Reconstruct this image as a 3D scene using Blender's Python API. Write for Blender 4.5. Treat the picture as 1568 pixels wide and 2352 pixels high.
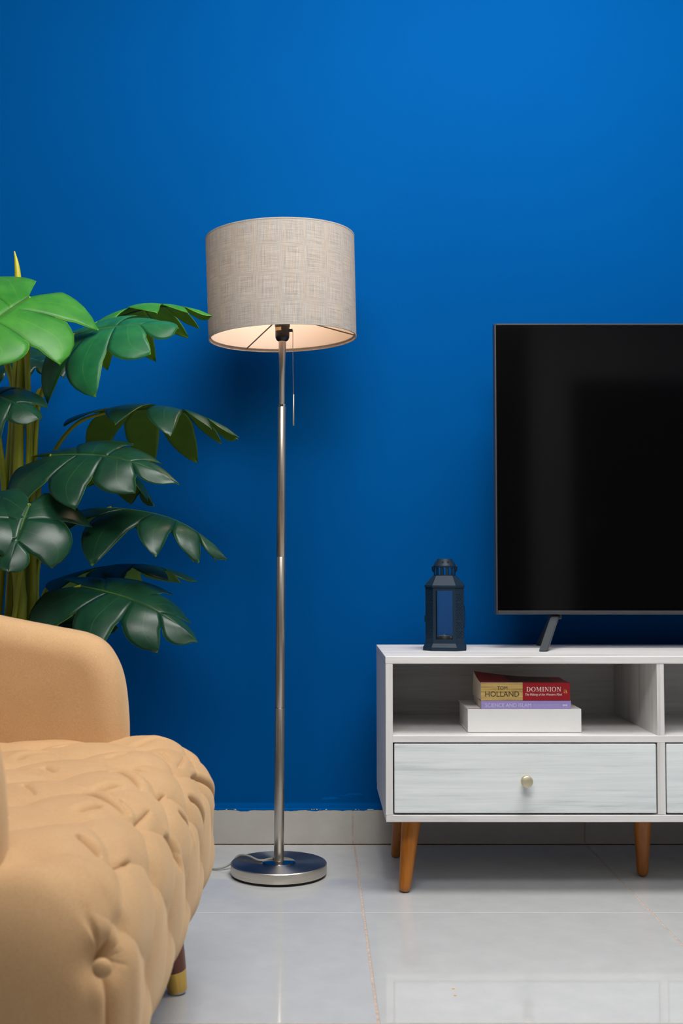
import bpy, bmesh, math, random
import numpy as np
from mathutils import Vector, Matrix

for o in list(bpy.data.objects):
    bpy.data.objects.remove(o, do_unlink=True)
S = bpy.context.scene
COL = S.collection
PI = math.pi

# ------------------------------------------------------------------ camera
cam_d = bpy.data.cameras.new('camera')
cam = bpy.data.objects.new('camera', cam_d)
COL.objects.link(cam)
cam.location = (0, 0, 0.724)
cam.rotation_euler = (PI / 2 + 0.04413, 0, 0)
cam_d.sensor_fit = 'VERTICAL'
cam_d.sensor_height = 36.0
cam_d.lens = 2740.0 / 2352.0 * 36.0
cam_d.shift_x = 58.0 / 2352.0
cam_d.clip_start = 0.05
cam_d.dof.use_dof = True
cam_d.dof.focus_distance = 2.75
cam_d.dof.aperture_fstop = 7.1
S.camera = cam

# ------------------------------------------------------------------ world, lights, exposure
W = bpy.data.worlds.new('world')
S.world = W
W.use_nodes = True
W.node_tree.nodes['Background'].inputs[0].default_value = (0.75, 0.85, 1.0, 1)
W.node_tree.nodes['Background'].inputs[1].default_value = 0.3


def area(name, loc, target, sx, sy, power, col=(1, 1, 1), spread=PI):
    d = bpy.data.lights.new(name, 'AREA')
    d.shape = 'RECTANGLE'
    d.size = sx
    d.size_y = sy
    d.energy = power
    d.color = col
    d.spread = spread
    o = bpy.data.objects.new(name, d)
    COL.objects.link(o)
    o.location = loc
    o.rotation_euler = (Vector(target) - Vector(loc)).to_track_quat('-Z', 'Y').to_euler()
    return o


# ceiling panel in front of the blue wall, high front fill, added fill from the right and the rear
area('ceiling_panel_light', (0.55, 1.93, 2.71), (0.55, 2.05, 0.0), 1.2, 0.9, 45, (1.0, 0.985, 0.965))
area('front_panel_light', (0.0, 0.60, 2.60), (0.35, 3.1, 2.45), 1.3, 0.9, 55, (1.0, 0.985, 0.965))
area('side_fill_light', (3.03, 0.25, 1.55), (0.0, 1.6, 0.9), 1.7, 1.3, 4, (0.88, 0.94, 1.0))  # added cool fill from the right, no actual window behind it
area('rear_fill_light', (1.3, -0.9, 2.70), (1.3, -1.0, 0.0), 0.9, 0.9, 11, (1.0, 0.98, 0.95))  # added lamp, brightens the front wall mirrored in the screen

S.view_settings.view_transform = 'Standard'
S.view_settings.look = 'None'
S.view_settings.gamma = 1.0
S.view_settings.use_curve_mapping = False
S.view_settings.exposure = 0.22


# ------------------------------------------------------------------ materials
def srgb(r, g, b):
    f = lambda c: (c / 255 / 12.92) if c / 255 <= 0.04045 else ((c / 255 + 0.055) / 1.055) ** 2.4
    return (f(r), f(g), f(b), 1)


class NT:
    def __init__(self, name):
        self.m = bpy.data.materials.new(name)
        self.m.use_nodes = True
        self.t = self.m.node_tree
        self.b = self.t.nodes['Principled BSDF']
        self._tc = None

    def n(self, kind, **kw):
        nd = self.t.nodes.new(kind)
        for k, v in kw.items():
            setattr(nd, k, v)
        return nd

    def l(self, a, b):
        self.t.links.new(a, b)

    def co(self, which='Object', scale=(1, 1, 1), rot=(0, 0, 0)):
        if self._tc is None:
            self._tc = self.n('ShaderNodeTexCoord')
        mp = self.n('ShaderNodeMapping')
        mp.inputs['Scale'].default_value = scale
        mp.inputs['Rotation'].default_value = rot
        self.l(self._tc.outputs[which], mp.inputs['Vector'])
        return mp.outputs[0]

    def noise(self, vec, scale, detail=4, rough=0.55, dist=0.0):
        nd = self.n('ShaderNodeTexNoise')
        nd.inputs['Scale'].default_value = scale
        nd.inputs['Detail'].default_value = detail
        nd.inputs['Roughness'].default_value = rough
        nd.inputs['Distortion'].default_value = dist
        self.l(vec, nd.inputs['Vector'])
        return nd.outputs['Fac']

    def ramp(self, fac, stops):
        nd = self.n('ShaderNodeValToRGB')
        e = nd.color_ramp.elements
        while len(e) < len(stops):
            e.new(0.5)
        for i, (p, c) in enumerate(stops):
            e[i].position = p
            e[i].color = c
        self.l(fac, nd.inputs[0])
        return nd.outputs[0]

    def mix(self, fac, a, b, mode='MIX'):
        nd = self.n('ShaderNodeMix', data_type='RGBA', blend_type=mode)
        for i, v in ((0, fac), (6, a), (7, b)):
            if hasattr(v, 'links'):
                self.l(v, nd.inputs[i])
            else:
                nd.inputs[i].default_value = v
        return nd.outputs[2]

    def math(self, op, a, b=0.0, c=None):
        nd = self.n('ShaderNodeMath', operation=op)
        for i, v in enumerate((a, b) if c is None else (a, b, c)):
            if hasattr(v, 'links'):
                self.l(v, nd.inputs[i])
            else:
                nd.inputs[i].default_value = v
        return nd.outputs[0]

    def bump(self, h, strength=0.2, dist=0.002):
        nd = self.n('ShaderNodeBump')
        nd.inputs['Strength'].default_value = strength
        nd.inputs['Distance'].default_value = dist
        self.l(h, nd.inputs['Height'])
        self.l(nd.outputs[0], self.b.inputs['Normal'])

    def set(self, col=None, rough=None, metal=None, **kw):
        if col is not None:
            if hasattr(col, 'links'):
                self.l(col, self.b.inputs['Base Color'])
            else:
                self.b.inputs['Base Color'].default_value = col
        if rough is not None:
            if hasattr(rough, 'links'):
                self.l(rough, self.b.inputs['Roughness'])
            else:
                self.b.inputs['Roughness'].default_value = rough
        if metal is not None:
            self.b.inputs['Metallic'].default_value = metal
        for k, v in kw.items():
            self.b.inputs[k.replace('_', ' ')].default_value = v
        return self


M = {}


def plain(key, col, rough=0.5, metal=0.0, var=0.06, scale=30, **kw):
    """procedural: base colour with a faint mottling"""
    t = NT(key)
    f = t.noise(t.co(), scale, 3)
    c2 = tuple(max(0, x * (1 - var * 2)) for x in col[:3]) + (1,)
    t.set(t.ramp(f, [(0.3, c2), (0.7, col)]), rough, metal, **kw)
    M[key] = t.m
    return t


# blue wall paint: faint roller texture, a touched-up lighter stripe low down
t = NT('blue_paint')
f = t.noise(t.co(), 2.0, 5)
c = t.ramp(f, [(0.3, (0.0, 0.067, 0.246, 1)), (0.7, (0.0, 0.072, 0.263, 1))])
sep = t.n('ShaderNodeSeparateXYZ')
t.l(t.co(), sep.inputs[0])
zf = t.math('SMOOTH_MIN', 1.0, t.math('MULTIPLY', t.math('SUBTRACT', 0.107, sep.outputs[2]), 300.0), 0.1)
zf = t.math('MAXIMUM', zf, 0.0)
c = t.mix(t.math('MULTIPLY', zf, 0.75), c, (0.0, 0.115, 0.40, 1))
sm = t.noise(t.co(scale=(9, 1, 60)), 1.0, 5, 0.7)
band = t.math('MULTIPLY', t.math('LESS_THAN', t.math('ABSOLUTE', t.math('SUBTRACT', sep.outputs[2], 0.118)), 0.012),
              t.math('LESS_THAN', t.math('ABSOLUTE', t.math('SUBTRACT', sep.outputs[0], 0.06)), 0.06))
c = t.mix(t.math('MULTIPLY', band, t.math('GREATER_THAN', sm, 0.56)), c, (0.0, 0.10, 0.37, 1))
t.set(c, 0.6, Specular_IOR_Level=0.01)
t.bump(t.noise(t.co(), 160, 4), 0.12, 0.0015)
M['blue_paint'] = t.m

plain('white_paint', (0.46, 0.455, 0.45, 1), 0.7, var=0.02)
plain('ceiling_paint', (0.55, 0.55, 0.545, 1), 0.8, var=0.02)
plain('dark_door', (0.03, 0.02, 0.016, 1), 0.4)
plain('frosted', (0.8, 0.84, 0.88, 1), 0.3, var=0.02)
plain('fleck', (0.75, 0.78, 0.8, 1), 0.6)

# polished porcelain tile
t = NT('tile')
f = t.noise(t.co('Object'), 14, 6, 0.65)
c = t.ramp(f, [(0.25, srgb(186, 187, 187)), (0.75, srgb(197, 198, 198))])
t.set(c, t.ramp(t.noise(t.co(), 40, 4), [(0.3, (0.035,) * 3 + (1,)), (0.8, (0.06,) * 3 + (1,))]))
t.b.inputs['IOR'].default_value = 1.5
M['tile'] = t.m
t = NT('skirting')
f = t.noise(t.co('Object'), 14, 6, 0.65)
t.set(t.ramp(f, [(0.25, srgb(176, 172, 164)), (0.75, srgb(188, 184, 177))]), 0.35)
M['skirting'] = t.m
t = NT('grout')
f = t.noise(t.co('Object'), 90, 5)
t.set(t.ramp(f, [(0.3, srgb(168, 150, 138)), (0.75, srgb(205, 189, 175))]), 0.9)
M['grout'] = t.m
plain('stain', srgb(214, 160, 90), 0.6)
plain('dark_gap', (0.003, 0.003, 0.003, 1), 0.9)


# whitewashed wood, grain along one axis
def wood(key, axis, c0, c1, c2, contrast=1.0):
    t = NT(key)
    sc = [1, 1, 1]
    for i in range(3):
        sc[i] = 2.2 if i == axis else 55
    big = t.noise(t.co(scale=tuple(0.16 * s if i != axis else 1.0 for i, s in enumerate(sc))), 1.0, 4, 0.6, 1.2)
    fine = t.noise(t.co(scale=tuple(sc)), 1.6, 6, 0.68, 0.3)
    fib = t.noise(t.co(scale=tuple((s * 5 if i != axis else 6) for i, s in enumerate(sc))), 1.0, 3, 0.6)
    f = t.math('ADD', t.math('MULTIPLY', big, 0.45), t.math('ADD', t.math('MULTIPLY', fine, 0.4), t.math('MULTIPLY', fib, 0.15)))
    k = 0.14 / contrast
    c = t.ramp(f, [(0.5 - k, c0), (0.5 - k * 0.25, c1), (0.5 + k * 0.6, c2)])
    t.set(c, 0.42)
    t.bump(fine, 0.08, 0.001)
    M[key] = t.m


wc = (srgb(190, 187, 185), srgb(214, 212, 210), srgb(224, 223, 222))
wood('whitewash_x', 0, *wc)
wood('whitewash_z', 2, *wc)
wood('whitewash_y', 1, *wc)
wood('drawer_wood', 0, srgb(184, 190, 192), srgb(216, 222, 223), srgb(228, 233, 234), 1.05)
wood('beech', 2, srgb(124, 68, 12), srgb(158, 92, 22), srgb(174, 106, 32))
wood('walnut', 2, srgb(66, 28, 12), srgb(98, 46, 20), srgb(112, 54, 26))
M['beech'].node_tree.nodes['Principled BSDF'].inputs['Roughness'].default_value = 0.32
M['walnut'].node_tree.nodes['Principled BSDF'].inputs['Roughness'].default_value = 0.3

plain('knob_gold', srgb(214, 204, 176), 0.5, 1.0, 0.02)
plain('brass', srgb(208, 172, 92), 0.28, 1.0, 0.03)
plain('glide', srgb(190, 190, 188), 0.3)
plain('plate_metal', srgb(120, 110, 90), 0.35, 1.0)

# brushed nickel
t = NT('nickel')
f = t.noise(t.co(scale=(1, 1, 160)), 6, 3)
t.set(t.ramp(f, [(0.3, srgb(186, 178, 166)), (0.7, srgb(206, 199, 188))]), 0.33, 1.0)
t.b.inputs['Anisotropic'].default_value = 0.4
M['nickel'] = t.m
t = NT('nickel_disc')
sx = t.n('ShaderNodeSeparateXYZ')
t.l(t.co(), sx.inputs[0])
rad = t.math('SQRT', t.math('ADD', t.math('POWER', sx.outputs[0], 2.0), t.math('POWER', sx.outputs[1], 2.0)))
wv = t.n('ShaderNodeCombineXYZ')
t.l(t.math('MULTIPLY', rad, 900.0), wv.inputs[0])
f = t.noise(wv.outputs[0], 1.0, 3)
t.set(t.ramp(f, [(0.3, srgb(130, 128, 126)), (0.7, srgb(168, 166, 164))]), 0.36, 1.0)
t.b.inputs['Anisotropic'].default_value = 0.9
t.b.inputs['Anisotropic Rotation'].default_value = 0.25
tg = t.n('ShaderNodeTangent', direction_type='RADIAL', axis='Z')
t.l(tg.outputs[0], t.b.inputs['Tangent'])
M['nickel_disc'] = t.m
plain('chrome', srgb(190, 190, 190), 0.1, 1.0, 0.02)
plain('black_plastic', (0.008, 0.008, 0.009, 1), 0.3)
plain('dark_plastic', (0.05, 0.042, 0.036, 1), 0.45)
plain('rubber', (0.006, 0.006, 0.006, 1), 0.7)
plain('sticker', srgb(222, 176, 128), 0.6)
plain('wire', srgb(120, 108, 92), 0.35, 0.8)
plain('cord_grey', srgb(150, 148, 138), 0.4)
plain('pull_metal', srgb(205, 192, 178), 0.3, 0.9)

# linen shade
t = NT('linen')
sx = t.n('ShaderNodeSeparateXYZ')
t.l(t.co(), sx.inputs[0])
ang = t.math('ARCTAN2', sx.outputs[1], sx.outputs[0])
cb = t.n('ShaderNodeCombineXYZ')
t.l(t.math('MULTIPLY', ang, 0.178), cb.inputs[0])
t.l(sx.outputs[2], cb.inputs[1])


def mapped(v, scale):
    mp = t.n('ShaderNodeMapping')
    mp.inputs['Scale'].default_value = scale
    t.l(v, mp.inputs['Vector'])
    return mp.outputs[0]


warp = t.noise(mapped(cb.outputs[0], (1500, 16, 1)), 1.0, 4, 0.75)
weft = t.noise(mapped(cb.outputs[0], (18, 1450, 1)), 1.0, 4, 0.75)
slub = t.noise(mapped(cb.outputs[0], (90, 7, 1)), 1.0, 4, 0.6)
cw = t.ramp(warp, [(0.36, srgb(106, 97, 86)), (0.5, srgb(170, 161, 149)), (0.64, srgb(204, 198, 189))])
cf = t.ramp(weft, [(0.36, srgb(104, 107, 114)), (0.5, srgb(174, 171, 166)), (0.62, srgb(206, 203, 200))])
c = t.mix(0.5, cw, cf)
c = t.mix(t.math('MULTIPLY', t.math('SUBTRACT', slub, 0.46), 1.4), c, srgb(186, 166, 140))
t.set(c, 0.85)
t.bump(t.math('ADD', warp, weft), 0.35, 0.001)
tr = t.n('ShaderNodeBsdfTranslucent')
t.l(c, tr.inputs['Color'])
mx = t.n('ShaderNodeMixShader')
mx.inputs[0].default_value = 0.20
t.l(t.b.outputs[0], mx.inputs[1])
t.l(tr.outputs[0], mx.inputs[2])
t.l(mx.outputs[0], t.t.nodes['Material Output'].inputs[0])
M['linen'] = t.m
t = plain('lining', srgb(238, 228, 216), 0.75, var=0.02)
tr = t.n('ShaderNodeBsdfTranslucent')
tr.inputs[0].default_value = srgb(238, 222, 204)
mx = t.n('ShaderNodeMixShader')
mx.inputs[0].default_value = 0.45
t.l(t.b.outputs[0], mx.inputs[1])
t.l(tr.outputs[0], mx.inputs[2])
t.l(mx.outputs[0], t.t.nodes['Material Output'].inputs[0])
plain('shade_trim', srgb(186, 172, 152), 0.8)
t = plain('bulb', (1, 0.85, 0.7, 1), 0.4)
t.set(Emission_Color=(1.0, 0.66, 0.44, 1), Emission_Strength=25)

# TV
plain('screen', (0.0012, 0.0013, 0.0016, 1), 0.075, var=0.0)
plain('bezel', srgb(66, 68, 72), 0.38, 0.3)
plain('tv_back', (0.01, 0.01, 0.011, 1), 0.5)
plain('stand_grey', srgb(44, 50, 56), 0.42, 0.2)

# lantern
plain('lantern_paint', srgb(14, 36, 54), 0.5, Specular_IOR_Level=0.25)
t = NT('pane_glass')
gl = t.n('ShaderNodeBsdfGlossy')
gl.inputs['Roughness'].default_value = 0.03
tp = t.n('ShaderNodeBsdfTransparent')
tp.inputs[0].default_value = (0.93, 0.95, 0.95, 1)
fr = t.n('ShaderNodeFresnel')
fr.inputs[0].default_value = 1.5
mx = t.n('ShaderNodeMixShader')
t.l(fr.outputs[0], mx.inputs[0])
t.l(tp.outputs[0], mx.inputs[1])
t.l(gl.outputs[0], mx.inputs[2])
t.l(mx.outputs[0], t.t.nodes['Material Output'].inputs[0])
M['pane_glass'] = t.m
plain('tin', srgb(215, 215, 215), 0.38, 1.0)
plain('wax', srgb(236, 232, 224), 0.5)

# books
plain('book_white', srgb(232, 232, 230), 0.5, var=0.015)
plain('book_pages', srgb(214, 202, 184), 0.8)
plain('book_red', srgb(156, 18, 30), 0.35, var=0.05)
plain('book_purple', srgb(160, 146, 208), 0.4, var=0.02)
plain('ink_dark', srgb(38, 34, 22), 0.5)
plain('ink_white', srgb(236, 228, 222), 0.5)
plain('ink_pale', srgb(214, 208, 232), 0.5)
plain('ink_faint', srgb(188, 178, 222), 0.5)
plain('ink_gold', srgb(206, 150, 70), 0.5)
t = NT('book_gold')
f = t.noise(t.co(scale=(8, 8, 260)), 1.0, 5, 0.6, 0.8)
t.set(t.ramp(f, [(0.3, srgb(150, 118, 62)), (0.5, srgb(194, 164, 96)), (0.75, srgb(214, 188, 122))]), 0.4)
M['book_gold'] = t.m
t = NT('cover_art')
f = t.noise(t.co(scale=(14, 22, 10)), 1.0, 4, 0.6, 1.0)
t.set(t.ramp(f, [(0.35, srgb(30, 14, 14)), (0.5, srgb(70, 22, 22)), (0.62, srgb(110, 84, 74)), (0.75, srgb(60, 18, 20))]), 0.35)
M['cover_art'] = t.m

# velvet
t = NT('velvet')
f = t.noise(t.co(), 7, 5, 0.6)
fn = t.noise(t.co(scale=(1, 1, 1)), 620, 2, 0.6)
c = t.ramp(f, [(0.3, srgb(186, 146, 102)), (0.7, srgb(197, 158, 114))])
c = t.mix(0.35, c, t.ramp(fn, [(0.3, srgb(172, 134, 94)), (0.7, srgb(214, 180, 140))]))
t.set(c, 0.8)
t.b.inputs['Specular IOR Level'].default_value = 0.15
t.b.inputs['Sheen Weight'].default_value = 0.35
t.b.inputs['Sheen Roughness'].default_value = 0.45
t.b.inputs['Sheen Tint'].default_value = srgb(240, 215, 180)
t.bump(fn, 0.15, 0.0006)
M['velvet'] = t.m


# leaves: uv = (across lobe, out along lobe)
def leafmat(key, c0, c1, rim, rough):
    t = NT(key)
    uv = t.n('ShaderNodeUVMap')
    sp = t.n('ShaderNodeSeparateXYZ')
    t.l(uv.outputs[0], sp.inputs[0])
    e = t.math('ABSOLUTE', t.math('SUBTRACT', sp.outputs[0], 0.5))
    edge = t.math('MAXIMUM', t.math('MULTIPLY', t.math('GREATER_THAN', e, 0.486), t.math('GREATER_THAN', sp.outputs[1], 0.5)),
                  t.math('GREATER_THAN', sp.outputs[1], 0.985))
    vein = t.math('LESS_THAN', e, 0.010)
    mid = t.math('LESS_THAN', sp.outputs[1], 0.025)
    f = t.noise(t.co(), 22, 4)
    c = t.ramp(f, [(0.3, c0), (0.7, c1)])
    c = t.mix(t.math('MULTIPLY', t.math('MAXIMUM', vein, mid), 0.14), c, rim)
    c = t.mix(t.math('MULTIPLY', edge, 0.55), c, rim)
    t.set(c, rough, Specular_IOR_Level=0.28)
    t.bump(t.noise(t.co(), 60, 3), 0.12, 0.002)
    M[key] = t.m


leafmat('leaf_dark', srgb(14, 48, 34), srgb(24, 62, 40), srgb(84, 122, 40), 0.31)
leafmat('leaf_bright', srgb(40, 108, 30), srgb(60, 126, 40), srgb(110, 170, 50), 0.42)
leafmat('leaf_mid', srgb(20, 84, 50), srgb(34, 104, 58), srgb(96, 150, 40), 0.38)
plain('leaf_under', srgb(86, 128, 22), 0.55, var=0.1)
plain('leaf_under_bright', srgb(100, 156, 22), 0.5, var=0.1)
t = NT('stem')
f = t.noise(t.co(scale=(20, 20, 6)), 1.0, 4)
t.set(t.ramp(f, [(0.3, srgb(128, 138, 20)), (0.7, srgb(156, 164, 34))]), 0.5)
M['stem'] = t.m
plain('midrib', srgb(58, 92, 34), 0.5)
plain('spear', srgb(178, 172, 26), 0.45)
plain('pot', srgb(70, 70, 70), 0.6)
plain('soil', srgb(46, 34, 24), 0.95, var=0.3, scale=120)

# ------------------------------------------------------------------ object helpers
ORG = {}


def link(name, me, mat, parent=None, org=None):
    o = bpy.data.objects.new(name, me)
    COL.objects.link(o)
    if mat is not None and len(me.materials) == 0:
        for k in (mat if isinstance(mat, (list, tuple)) else [mat]):
            me.materials.append(M[k])
    if parent is not None:
        o.parent = parent
        ORG[o.name] = ORG[parent.name]
        if org is not None:
            o.location = Vector(org) - ORG[parent.name]
            ORG[o.name] = Vector(org)
    else:
        o.location = org or (0, 0, 0)
        ORG[o.name] = Vector(o.location)
    return o


def thing(name, label, cat, loc, group=None):
    o = bpy.data.objects.new(name, None)
    COL.objects.link(o)
    o.empty_display_size = 0.05
    o.location = loc
    ORG[o.name] = Vector(loc)
    o['label'] = label
    o['category'] = cat
    if group:
        o['group'] = group
    return o


def struct(o):
    o['kind'] = 'structure'
    return o


class MB:
    """collects shapes given in world coordinates; build() moves them to the parent's origin"""

    def __init__(self):
        self.bm = bmesh.new()

    def box(self, x0, x1, y0, y1, z0, z1, bev=0.0, seg=2):
        r = bmesh.ops.create_cube(self.bm, size=1.0)
        vs = r['verts']
        for v in vs:
            v.co = Vector(((x0 + x1) / 2 + v.co.x * (x1 - x0), (y0 + y1) / 2 + v.co.y * (y1 - y0), (z0 + z1) / 2 + v.co.z * (z1 - z0)))
        if bev > 0:
            es = list({e for v in vs for e in v.link_edges})
            bmesh.ops.bevel(self.bm, geom=es, offset=bev, segments=seg, affect='EDGES', profile=0.5)
        return self

    def raw(self, verts, faces):
        vs = [self.bm.verts.new(v) for v in verts]
        for f in faces:
            try:
                self.bm.faces.new([vs[i] for i in f])
            except ValueError:
                pass
        return self

    def lathe(self, prof, c=(0, 0, 0), seg=48, axis=(0, 0, 1)):
        """prof: (radius, height) pairs; open ends with radius 0 are closed"""
        q = Vector((0, 0, 1)).rotation_difference(Vector(axis).normalized())
        rings = []
        for r, h in prof:
            if r < 1e-6:
                rings.append([self.bm.verts.new(Vector(c) + q @ Vector((0, 0, h)))])
            else:
                rings.append([self.bm.verts.new(Vector(c) + q @ Vector((r * math.cos(2 * PI * i / seg), r * math.sin(2 * PI * i / seg), h))) for i in range(seg)])
        for a, b in zip(rings, rings[1:]):
            for i in range(seg):
                j = (i + 1) % seg
                if len(a) == 1 and len(b) == 1:
                    continue
                if len(a) == 1:
                    self.bm.faces.new((a[0], b[j], b[i]))
                elif len(b) == 1:
                    self.bm.faces.new((a[i], a[j], b[0]))
                else:
                    self.bm.faces.new((a[i], a[j], b[j], b[i]))
        return self

    def tube(self, pts, rad, seg=10, cap=True):
        pts = [Vector(p) for p in pts]
        n = len(pts)
        rads = rad if isinstance(rad, (list, tuple)) else [rad] * n
        rings = []
        up = None
        for i, p in enumerate(pts):
            d = (pts[min(i + 1, n - 1)] - pts[max(i - 1, 0)]).normalized()
            if up is None:
                up = d.orthogonal().normalized()
            else:
                up = (up - d * up.dot(d)).normalized()
            s = d.cross(up)
            rings.append([self.bm.verts.new(p + (up * math.cos(2 * PI * k / seg) + s * math.sin(2 * PI * k / seg)) * rads[i]) for k in range(seg)])
        for a, b in zip(rings, rings[1:]):
            for k in range(seg):
                j = (k + 1) % seg
                self.bm.faces.new((a[k], a[j], b[j], b[k]))
        if cap:
            self.bm.faces.new(list(reversed(rings[0])))
            self.bm.faces.new(rings[-1])
        return self

    def build(self, name, mat, parent=None, smooth=False, org=None, angle=None):
        off = Vector(org) if org is not None else (ORG[parent.name] if parent is not None else Vector((0, 0, 0)))
        for v in self.bm.verts:
            v.co -= off
        bmesh.ops.recalc_face_normals(self.bm, faces=self.bm.faces)
        me = bpy.data.meshes.new(name)
        if smooth:
            for f in self.bm.faces:
                f.smooth = True
            a = math.radians(angle if angle else 40)
            for e in self.bm.edges:
                if len(e.link_faces) == 2 and e.calc_face_angle(0) > a:
                    e.smooth = False
        self.bm.to_mesh(me)
        self.bm.free()
        return link(name, me, mat, parent, org)


def curve_pts(ctrl, n=24):
    """Catmull-Rom through ctrl"""
    c = [Vector(p) for p in ctrl]
    c = [c[0] * 2 - c[1]] + c + [c[-1] * 2 - c[-2]]
    out = []
    segs = len(c) - 3
    for s in range(segs):
        p0, p1, p2, p3 = c[s:s + 4]
        m = max(2, n // segs)
        for i in range(m):
            t = i / m
            out.append(0.5 * ((2 * p1) + (p2 - p0) * t + (2 * p0 - 5 * p1 + 4 * p2 - p3) * t * t + (3 * p1 - p0 - 3 * p2 + p3) * t ** 3))
    out.append(c[-2])
    return out


# ------------------------------------------------------------------ the room
X0, X1, Y0, Y1, ZC = -2.3015, 3.0985, -2.281, 3.131, 2.75
fl = struct(MB().box(X0, X1, Y0, Y1, -0.1, -0.0012).build('floor', 'grout'))
tile_me = None
for iy in range(9):
    for ix in range(9):
        cx = X0 + 0.3 + 0.6 * ix
        cy = 3.119 - 0.3 - 0.6 * iy
        if tile_me is None:
            o = MB().box(cx - 0.2978, cx + 0.2978, cy - 0.2982, cy + 0.2982, -0.009, 0.0, 0.0012, 2).build('tile', 'tile', fl, org=(cx, cy, 0))
            tile_me = o.data
        else:
            link('tile', tile_me, None, fl, org=(cx, cy, 0))
for k, (sx, sy) in enumerate(((0.234, 2.072), (0.2335, 2.040))):
    bm = MB()
    rr = random.Random(k)
    pr = [0.0022 * (0.7 + 0.5 * rr.random()) for _ in range(12)]
    vs = [(sx, sy, 0.0006)] + [(sx + 1.3 * pr[i] * math.cos(i * PI / 6), sy + 1.5 * pr[i] * math.sin(i * PI / 6), 0.0001) for i in range(12)]
    bm.raw(vs, [(0, 1 + i, 1 + (i + 1) % 12) for i in range(12)])
    o = bm.build('stain', 'stain', fl)
    o['label'] = 'small orange stain on the tile'

wb = struct(MB().box(X0 - 0.1, X1 + 0.1, Y1, Y1 + 0.1, -0.1, ZC).build('wall_back', 'blue_paint'))
struct(MB().box(X0 - 0.1, X0, Y0, Y1, -0.1, ZC).build('wall_left', 'white_paint'))
struct(MB().box(X1, X1 + 0.1, Y0, Y1, -0.1, ZC).build('wall_right', 'white_paint'))
struct(MB().box(X0 - 0.1, X1 + 0.1, Y0 - 0.1, Y1 + 0.1, ZC, ZC + 0.1).build('ceiling', 'ceiling_paint'))
# the wall behind the camera with two dark doors, seen only mirrored in the television; the narrow one is added to darken that reflection
bm = MB()
bm.box(X0 - 0.1, 0.95, Y0 - 0.1, Y0, -0.1, ZC)
bm.box(0.95, 1.45, Y0 - 0.1, Y0, 2.35, ZC)
bm.box(1.45, 1.72, Y0 - 0.1, Y0, -0.1, ZC)
bm.box(1.72, 2.75, Y0 - 0.1, Y0, 1.98, ZC)
bm.box(2.75, X1 + 0.1, Y0 - 0.1, Y0, -0.1, ZC)
struct(bm.build('wall_front', 'white_paint'))
for i, (a, b, h) in enumerate(((0.95, 1.45, 2.35), (1.72, 2.75, 1.98))):
    d = struct(MB().box(a + 0.01, b - 0.01, Y0 - 0.08, Y0 - 0.03, 0.005, h - 0.01, 0.004).build('door_%d' % (i + 1), 'dark_door'))
    MB().tube([(a + 0.1, Y0 - 0.03, 1.0), (a + 0.1, Y0 + 0.02, 1.0), (a + 0.2, Y0 + 0.02, 1.0)], 0.009).build('door_handle', 'nickel', d, True)

added_win = struct(MB().box(X1 - 0.02, X1 + 0.01, -0.66, 1.16, 0.84, 2.26, 0.004).build('added_window', 'white_paint'))  # added frame on the closed wall, dressing for the side fill
for ya, yb in ((-0.60, 0.235), (0.265, 1.10)):
    MB().box(X1 - 0.024, X1 - 0.0205, ya, yb, 0.90, 2.20).build('pane', 'frosted', added_win)

# skirting: a row of tiles with grouted joints
BY = 3.1236
bb = struct(MB().box(X0, X1, BY + 0.0015, Y1 - 0.0002, 0.001, 0.0885).build('baseboard_back', 'grout'))
for ix in range(9):
    cx = X0 + 0.3 + 0.6 * ix - 0.0035
    MB().box(cx - 0.2985, cx + 0.2985, BY, Y1 - 0.0005, 0.0018, 0.0890, 0.0008, 1).build('skirting_tile', 'skirting', bb, org=(cx, BY, 0))
# ragged lower edge of the blue paint over the skirting's top
rr = random.Random(5)
vs, fs, n = [], [], 900
h = 0.0
for i in range(n + 1):
    x = X0 + (X1 - X0) * i / n
    h = 0.8 * h + 0.2 * rr.gauss(0, 0.0045)
    zb = 0.0888 - 0.0012 + h
    vs += [(x, BY - 0.0006, min(zb, 0.0905)), (x, BY - 0.0006, 0.0915), (x, Y1 - 0.001, 0.0925)]
for i in range(n):
    a = 3 * i
    fs += [(a, a + 3, a + 4, a + 1), (a + 1, a + 4, a + 5, a + 2)]
o = MB().raw(vs, fs).build('paint_edge', 'blue_paint', wb)
bm = MB()
for i in range(26):
    x = rr.choice([rr.uniform(-0.02, 0.03), rr.uniform(0.10, 0.155), rr.uniform(-0.24, -0.2)])
    w_ = rr.uniform(0.002, 0.007)
    bm.raw([(x, BY - 0.0009, 0.0898), (x + w_, BY - 0.0009, 0.0894), (x + w_, BY - 0.0009, 0.0912), (x, BY - 0.0009, 0.0908)], [(0, 1, 2, 3)])
bm.build('paint_fleck', 'fleck', wb)['kind'] = 'stuff'

# ------------------------------------------------------------------ television console
CF, CB = 2.63, 3.023
CL, CRR = 0.1515, 1.9535
T = 0.0158
con = thing('tv_console', 'low whitewashed wood television console with drawers and tapered legs', 'console', (CL, CF, 0))
ZB, ZT = 0.1625, 0.5225
MB().box(CL, CRR, CF, CB, ZT - T, ZT, 0.0008, 1).build('top_board', 'whitewash_x', con)
MB().box(CL + 0.001, CRR - 0.001, CF + 0.0004, CB, ZB, ZB + T - 0.0005, 0.0008, 1).build('bottom_board', 'whitewash_x', con)
for xa in (CL + 0.0004, CRR - T - 0.0004):
    MB().box(xa, xa + T, CF + 0.0002, CB, ZB + T - 0.0003, ZT - T - 0.0003, 0.0007, 1).build('side_panel', 'whitewash_z', con)
bay = (CRR - CL - 4 * T) / 3
xs = [CL + T + k * (bay + T) for k in range(3)]
ZS0, ZS1 = 0.3352, 0.3500
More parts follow.
